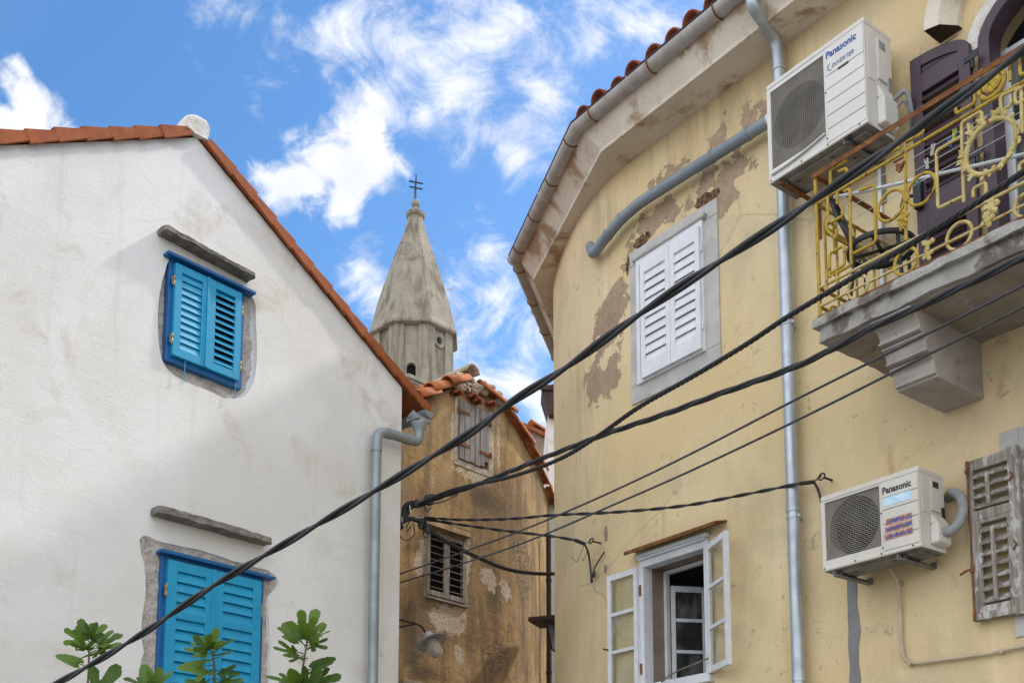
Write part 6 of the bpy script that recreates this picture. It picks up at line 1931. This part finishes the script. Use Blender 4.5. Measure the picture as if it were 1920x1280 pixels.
wire_thing('service_wire', 'rough dark rope-like cable dipping past the ochre louvred window behind the corner', [ff(785, 978, 11.2), ff(810, 997, 11.3), ff(850, 1022, 11.7), ff(900, 1046, 12.2), ff(950, 1066, 12.7), ff(1000, 1074, 13.2), ff(1045, 1075, 13.7)], .013, 3, .16)
wire_thing('service_wire', 'thin brown wire running from the cable tangle to the old louvred window', [ff(797, 975, 11.2), ff(840, 982, 12.5), ff(880, 996, 14.4)], .006, 1)
# tangle where the cables are tied to the white house's side wall
sidep = WL.M @ Vector((.0, .42, 0)); 
jn = thing('cable_junction', 'tangled knot of black cables and clamps at the white house corner', 'cable tangle', Matrix.Translation(ff(775, 968, 11.25)))
ji = jn.matrix_world.inverted(); jp = lambda px, py, dY=0: ji @ ff(px, py, 11.25 + dY)
m = MB()
m.tube(smooth_path([jp(800, 940, -.05), jp(783, 946), jp(768, 944), jp(759, 952), jp(757, 966), jp(752, 980), jp(745, 990, .1), jp(730, 1000, .3)], 8), .030, 10)
m.tube(smooth_path([jp(790, 944, .03), jp(771, 950), jp(764, 962), jp(758, 975), jp(748, 985, .1), jp(730, 985, .3)], 8), .022, 10)
m.tube(smooth_path([jp(800, 978), jp(785, 976), jp(768, 972), jp(752, 980), jp(735, 988, .2)], 8), .024, 10)
r_ = random.Random(21)
for k in range(5):
    a, b = r_.uniform(-6, 6), r_.uniform(-8, 8)
    m.tube(smooth_path([jp(778 + a, 946 + b, r_.uniform(-.1, .1)), jp(764 + a, 956 + b), jp(757 + a, 968 + b * .5), jp(750 + a, 984, .05), jp(732, 992 + b, .3)], 6), .011, 7)
m.build('cable_bundle', MAT['cable'], jn)
for L in ([(760, 975), (748, 990), (753, 1008), (765, 1012), (777, 1000), (774, 980)], [(752, 975), (747, 985), (750, 1003), (757, 1012)], [(770, 975), (763, 985), (764, 995), (771, 985)], [(795, 946), (798, 955), (802, 959), (808, 950)], [(800, 946), (830, 940), (860, 926)],
          [(742, 1019), (750, 1008), (748, 1000)], [(794, 985), (794, 1000), (798, 1008), (803, 1000), (802, 985)]):
    m = MB(); m.tube(smooth_path([jp(x, y, r_.uniform(-.12, .08)) for x, y in L], 8), .0062, 6); m.build('loop', MAT['cable'], jn)
for px, py, s in ((806, 938, .05), (781, 945, .04), (803, 993, .045), (790, 985, .04), (748, 985, .05), (812, 934, .035), (799, 936, .035)):
    m = MB(); c = jp(px, py, -.03); q0 = len(m.v); lump(m, c, s, px); m.box(c.x - s * .4, c.x + s * .4, c.y - s * .6, c.y + s * .6, c.z - s * .9, c.z + s * 1.3); m.build('clamp', MAT['soot'], jn, bevel=.004)
m = MB(); m.tube([jp(781, 971), jp(800, 970)], .020, 10); m.build('ceramic_holder', MAT['brass'], jn)
m = MB(); m.tube(smooth_path([jp(768, 947, -.05), jp(770, 962, -.06), jp(771, 956, -.06)], 5), .006, 6); m.tube(smooth_path([jp(753, 968, -.05), jp(756, 985, -.06)], 5), .006, 6); m.build('cable_tie', MAT['peg_white'], jn)
m = MB(); m.tube([jp(757, 966), jp(735, 961, .45), jp(715, 958, .9)], .007, 6); m.build('anchor_rod', MAT['black_iron'], jn)
# white cord hung across the railing
P = [WR.M @ Vector((xl_ - .02, YF - .02, Q(1527, 376, BAL_OFF + .02).z)), atY(1650, 352, 7.2), atY(1780, 322, 6.75), atY(1925, 288, 6.3), atY(2100, 240, 5.8)]
wire_thing('white_cable', 'slim white cable slung across the yellow railing from its corner post', P, .0125, 1, mat='white_cable')

# ------------------------------------------------------------------ alley lamp on the white house's side wall
Yl = 12.4
lt = thing('wall_lamp', 'old enamel alley lamp with frosted globe on a brown iron arm', 'lamp', Matrix.Translation(atY(800, 1200, Yl)))
li_ = lt.matrix_world.inverted(); lp_ = lambda px, py, dY=0: li_ @ atY(px, py, Yl + dY)
m = MB(); m.tube(smooth_path([lp_(690, 1152, .3), lp_(742, 1160), lp_(770, 1166), lp_(783, 1170), lp_(792, 1176), lp_(799, 1188)], 8), .013, 10); m.tube([lp_(690, 1180, .3), lp_(742, 1176), lp_(781, 1169)], .011, 8)
m.build('arm', MAT['brown_metal'], lt)
ax = (lp_(820, 1236) - lp_(800, 1190)).normalized(); ax = Vector((ax.x, -.25, ax.z)).normalized()
qt = (-ax).to_track_quat('Z', 'Y').to_matrix().to_4x4(); c = lp_(808, 1200)
Mx = Matrix.Translation(c) @ qt
m = MB(); m.lathe([(.034, .11), (.05, .10), (.062, .06), (.075, .02), (.16, -.012), (.18, -.022), (.182, -.028), (.158, -.018), (.07, .0), (.0, .02)], 28, Mx, caps=False); m.build('shade', MAT['lampshade'], lt)
m = MB(); m.lathe([(.05, .0), (.075, -.03), (.082, -.09), (.078, -.17), (.055, -.215), (.02, -.228), (.0, -.229)], 22, Mx, caps=False)
gg = G('frosted_globe'); gg.fin(gg.mix(gg.noise(gg.obj(), 14), (.42, .38, .32), (.55, .50, .43)), .35, spec=.5); gg.b.inputs['Transmission Weight'].default_value = .35
m.build('globe', gg.m, lt)
m = MB(); m.tube(smooth_path([lp_(795, 1186, -.05), lp_(786, 1192, -.06), lp_(784, 1204, -.06), lp_(788, 1208, -.06)], 5), .007, 6); m.build('lead', MAT['hose'], lt)

# ------------------------------------------------------------------ FIG TREE in front of the white house
FY = 6.9
ft = thing('fig_tree', 'young fig tree with lobed green leaves rising before the blue lower shutters', 'fig tree', Matrix.Translation((atY(380, 1640, FY).x, FY, 0)))
fo = ft.matrix_world.translation.copy()
fp_ = lambda px, py, dY=0: atY(px, py, FY + dY) - fo
rf_ = random.Random(5)
m = MB(); m.tube(smooth_path([(0, 0, -.02), (.03, .02, .5), (-.02, .0, 1.0), (.02, 0, 1.5)], 6), [.06 - .0012 * i for i in range(19)], 10); m.build('trunk', MAT['stem'], ft)
def fig_leaf(m, base, dirv, nrm, L, lobes, seed):
    """one lobed leaf: dirv along the midrib, nrm its upper side"""
    dirv = dirv.normalized(); s = nrm.cross(dirv).normalized(); n = dirv.cross(s)
    N = 60; rings = (0.0, .22, .5, .8, 1.0); r_ = random.Random(seed)
    la = [(-1.45, .50), (-.72, .84), (0, 1.0), (.72, .86), (1.45, .52)] if lobes == 5 else ([(-.85, .74), (0, 1.0), (.85, .76)] if lobes == 3 else [(0, 1.0)])
    la = [(a + r_.uniform(-.06, .06), h * r_.uniform(.92, 1.06)) for a, h in la]
    w = .20 if lobes == 5 else .27
    v = []; cup = r_.uniform(-.10, .30); fold = r_.uniform(.05, .28); droop = r_.uniform(.0, .35)
    for t in rings:
        for k in range(N + 1):
            a = -2.35 + 4.7 * k / N
            if lobes == 1: rr_ = 1.0 / math.sqrt((math.cos(a) / 1.0) ** 2 + (math.sin(a) / .40) ** 2) if abs(a) < 1.57 else .40 * (1 - .35 * (abs(a) - 1.57))
            else:
                rr_ = .40 * (1 - abs(a) / 6)
                for c, h in la:
                    e = abs(a - c) / w
                    rr_ = max(rr_, h * (1 - .16 * e * e) if e < 1 else rr_ + (h * .84 - rr_) * max(0, 1 - (e - 1) * 2.6))
            rr_ *= 1 + .018 * math.sin(k * 2.9 + seed)
            x, y = math.sin(a) * rr_ * t * L, math.cos(a) * rr_ * t * L + .0
            q = t * rr_
            z = -fold * abs(x) * -.6 + cup * q * q * L * .4 - droop * max(0, y) ** 2 / L * .7 + .015 * L * math.sin(k * 1.7 + t * 5 + seed)
            v.append(base + s * x + dirv * (y + .12 * L) + n * z)
    f = []
    for i in range(len(rings) - 1):
        for k in range(N):
            a, b = i * (N + 1) + k, (i + 1) * (N + 1) + k
            f.append((a, b, b + 1, a + 1))
    m.add(v, f, 0, True)
def shoot(path, leaves, label=None):
    """path: pixel track of the stem, base to tip; leaves: (where 0-1, pixel of the leaf's tip, lobes, dY)"""
    P = [fp_(x, y, d) for x, y, d in path]
    C_ = smooth_path(P, 8)
    m = MB(); nC = len(C_); m.tube(C_, [.014 - .009 * i / (nC - 1) for i in range(nC)], 8)
    b = m.build('branch', MAT['stem'], ft)
    for i, (t, tip, lb, dY) in enumerate(leaves):
        k = t * (nC - 1); a = C_[int(k)].lerp(C_[min(int(k) + 1, nC - 1)], k - int(k))
        e = fp_(tip[0], tip[1], path[-1][2] + dY)
        d = e - a; L = d.length
        j = a + d * .34
        nr = Vector((rf_.uniform(-.25, .25), -.75 + rf_.uniform(-.3, .3), .72)).normalized()
        if abs(nr.dot(d.normalized())) > .8: nr = Vector((0, -1, .15))
        m2 = MB(); m2.tube(smooth_path([a, a.lerp(j, .5) + Vector((0, 0, .006)), j], 4), .0035, 6); fig_leaf(m2, a + d * .24, d, nr, max(L * (.62 if lb == 1 else .74), .13), lb, i * 7 + int(tip[0]))
        m2.build('leaf', MAT['leaf'], b)
# tall shoot to the right of the lower window, then the others
shoot([(420, 1500, .1), (520, 1420, .1), (556, 1320, .05), (568, 1250, .0), (575, 1205, .0)],
      [(1.0, (563, 1143), 3, -.08), (1.0, (592, 1146), 3, .05), (.98, (616, 1180), 5, -.05), (.95, (608, 1208), 5, -.12), (.95, (522, 1178), 5, -.05), (.93, (530, 1160), 1, .1), (.86, (515, 1216), 5, -.12), (.84, (545, 1235), 5, -.18),
       (.70, (634, 1232), 1, -.05), (.62, (505, 1268), 3, -.05), (.60, (628, 1268), 3, -.1), (.60, (545, 1258), 1, -.15), (.55, (600, 1262), 3, -.15), (.5, (560, 1292), 5, -.2), (.5, (615, 1290), 3, .05), (.95, (586, 1170), 5, -.2)])
shoot([(400, 1480, .0), (398, 1400, -.05), (400, 1310, -.1), (402, 1255, -.1), (398, 1225, -.1)],
      [(1.0, (402, 1196), 3, -.05), (1.0, (376, 1202), 5, -.1), (.98, (425, 1203), 1, -.05), (.96, (430, 1226), 3, -.1), (.96, (356, 1217), 5, -.08), (.9, (390, 1240), 3, -.2), (.80, (328, 1253), 1, -.05), (.76, (370, 1268), 3, -.15), (.74, (440, 1262), 3, -.05),
       (.66, (345, 1292), 5, -.1), (.66, (446, 1290), 5, -.12), (.62, (400, 1300), 3, -.2)])
shoot([(330, 1500, .05), (230, 1420, .05), (168, 1330, .0), (166, 1260, -.02), (168, 1208, -.02)],
      [(1.0, (150, 1163), 3, -.02), (1.0, (196, 1172), 3, .05), (.98, (178, 1170), 5, -.1), (.97, (126, 1182), 5, -.08), (.94, (226, 1188), 3, -.04), (.90, (224, 1206), 5, -.1), (.90, (180, 1228), 3, -.18), (.78, (101, 1222), 1, -.06), (.52, (214, 1250), 3, -.08), (.46, (150, 1290), 3, .0), (.9, (150, 1200), 5, -.15)])
shoot([(380, 1500, .0), (330, 1420, -.05), (292, 1340, -.05), (284, 1292, -.05)],
      [(1.0, (272, 1256), 1, 0), (1.0, (296, 1262), 3, -.08), (.98, (238, 1268), 3, -.05), (.97, (322, 1261), 3, -.05), (.94, (262, 1290), 5, -.1), (.9, (312, 1288), 5, -.1)])
# ------------------------------------------------------------------ ground
m = MB(); m.add([(-900, -900, 0), (900, -900, 0), (900, 900, 0), (-900, 900, 0)], [(0, 1, 2, 3)])
struct(m.build('ground', MAT['paving']))

# ------------------------------------------------------------------ sun and sky
SUN_AZ, SUN_EL = Vector((.85, .53)).normalized(), R(45)
sv = Vector((SUN_AZ.x * math.cos(SUN_EL), SUN_AZ.y * math.cos(SUN_EL), math.sin(SUN_EL)))
sd = bpy.data.lights.new('sun', 'SUN'); sd.energy = 2.0; sd.angle = R(3); sd.color = (1, .96, .90)
so = bpy.data.objects.new('sun', sd); COL.objects.link(so)
so.rotation_euler = (-sv).to_track_quat('-Z', 'Y').to_euler()
w = bpy.data.worlds.new('World'); S.world = w; w.use_nodes = True
g = G('', w); nt = w.node_tree
for x in list(nt.nodes): nt.nodes.remove(x)
out = g.n('ShaderNodeOutputWorld'); bg = g.n('ShaderNodeBackground'); bg.inputs[1].default_value = .1
sky = g.n('ShaderNodeTexSky', sky_type='NISHITA'); sky.sun_disc = False
sky.sun_elevation = SUN_EL; sky.sun_rotation = math.atan2(SUN_AZ.x, SUN_AZ.y); sky.air_density = 1.0; sky.dust_density = .6; sky.ozone_density = 1.5
hs = g.n('ShaderNodeHueSaturation'); hs.inputs['Saturation'].default_value = SKY_SAT; hs.inputs['Value'].default_value = SKY_VAL; nt.links.new(sky.outputs[0], hs.inputs['Color'])
V = g.n('ShaderNodeTexCoord').outputs['Generated']


def cl(px, py, rx, rz, rot=0):
    d = ray(px, py).normalized()
    return (d, rx / FPX * .8, rz / FPX * .8, rot)


def sky_blobs(L):
    o = None
    for d, rx, rz, rot in L:
        q = g.map(V, tuple(d), (0, -R(rot), 0), (rx, .5, rz), 'TEXTURE')
        l = g.n('ShaderNodeVectorMath', operation='LENGTH'); g.put(q, l.inputs[0])
        e = g.ma('SUBTRACT', 1.0, l.outputs['Value'])
        o = e if o is None else g.ma('MAXIMUM', o, e)
    return g.ma('MAXIMUM', o, -1.0)


thick = sky_blobs([cl(640, 300, 150, 90, 0), cl(700, 285, 60, 95), cl(560, 345, 120, 55, 10), cl(650, 370, 55, 75, -30), cl(55, 185, 85, 60, -25), cl(35, 120, 40, 45), cl(0, 220, 80, 40)])
thin = sky_blobs([cl(700, 190, 130, 60, 25), cl(900, 70, 400, 75), cl(640, 70, 230, 75, 10), cl(520, 40, 120, 45), cl(860, 160, 120, 60, 20), cl(1180, 60, 200, 70), cl(1010, 180, 180, 95, 35), cl(960, 290, 60, 50), cl(795, 212, 38, 28), cl(478, 208, 45, 28),
                  cl(620, 130, 45, 25), cl(910, 470, 70, 75, -40), cl(680, 500, 70, 60), cl(960, 690, 230, 190), cl(950, 620, 180, 130), cl(820, 560, 130, 70), cl(1010, 800, 200, 140), cl(900, 240, 90, 60, 30)])
n1 = g.noise(V, 9.0, 12, .58, .25); n2 = g.noise(g.map(V, (3, 1, 2), (0, .5, 0), (1, 1, 1.7)), 11, 13, .66, .9); n3 = g.noise(V, 30, 10, .62, .5)
f1 = g.ma('ADD', g.ma('MULTIPLY', thick, .84), g.ma('ADD', g.ma('MULTIPLY', g.ma('SUBTRACT', n1, .5), 2.2), g.ma('MULTIPLY', g.ma('SUBTRACT', n3, .5), 1.5)))
f2 = g.ma('ADD', g.ma('MULTIPLY', thin, .55), g.ma('ADD', g.ma('MULTIPLY', g.ma('SUBTRACT', n2, .5), 2.6), g.ma('MULTIPLY', g.ma('SUBTRACT', n3, .5), 1.0)))
c1 = g.sm(f1, .02, .56); c2 = g.sm(f2, .0, .95, 0, .90)
# added bright cloud, out of view behind and overhead, to fill the shaded walls
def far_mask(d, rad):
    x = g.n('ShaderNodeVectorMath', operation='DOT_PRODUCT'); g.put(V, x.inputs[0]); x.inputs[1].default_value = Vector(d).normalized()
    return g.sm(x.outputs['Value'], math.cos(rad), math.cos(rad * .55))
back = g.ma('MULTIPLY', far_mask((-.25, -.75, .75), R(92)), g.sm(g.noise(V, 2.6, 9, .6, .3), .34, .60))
cov = g.ma('MAXIMUM', c1, c2)
shade = g.sm(g.noise(g.map(V, (7, 7, 7)), 12, 7, .6), .3, .75)
ccol = g.mix(shade, (CLOUD * 1.02, CLOUD * 1.02, CLOUD * 1.04), (CLOUD * .80, CLOUD * .83, CLOUD * .90))
col = g.mix(cov, hs.outputs[0], ccol)
col = g.mix(back, col, (BACK_FILL * .985, BACK_FILL * .99, BACK_FILL * 1.0))
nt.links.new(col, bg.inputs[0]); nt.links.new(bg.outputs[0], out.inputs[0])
S.view_settings.view_transform = 'Standard'; S.view_settings.look = 'None'
S.view_settings.exposure = EXPO; S.view_settings.gamma = 1
S.cycles.use_denoising = True
S.cycles.max_bounces = 8
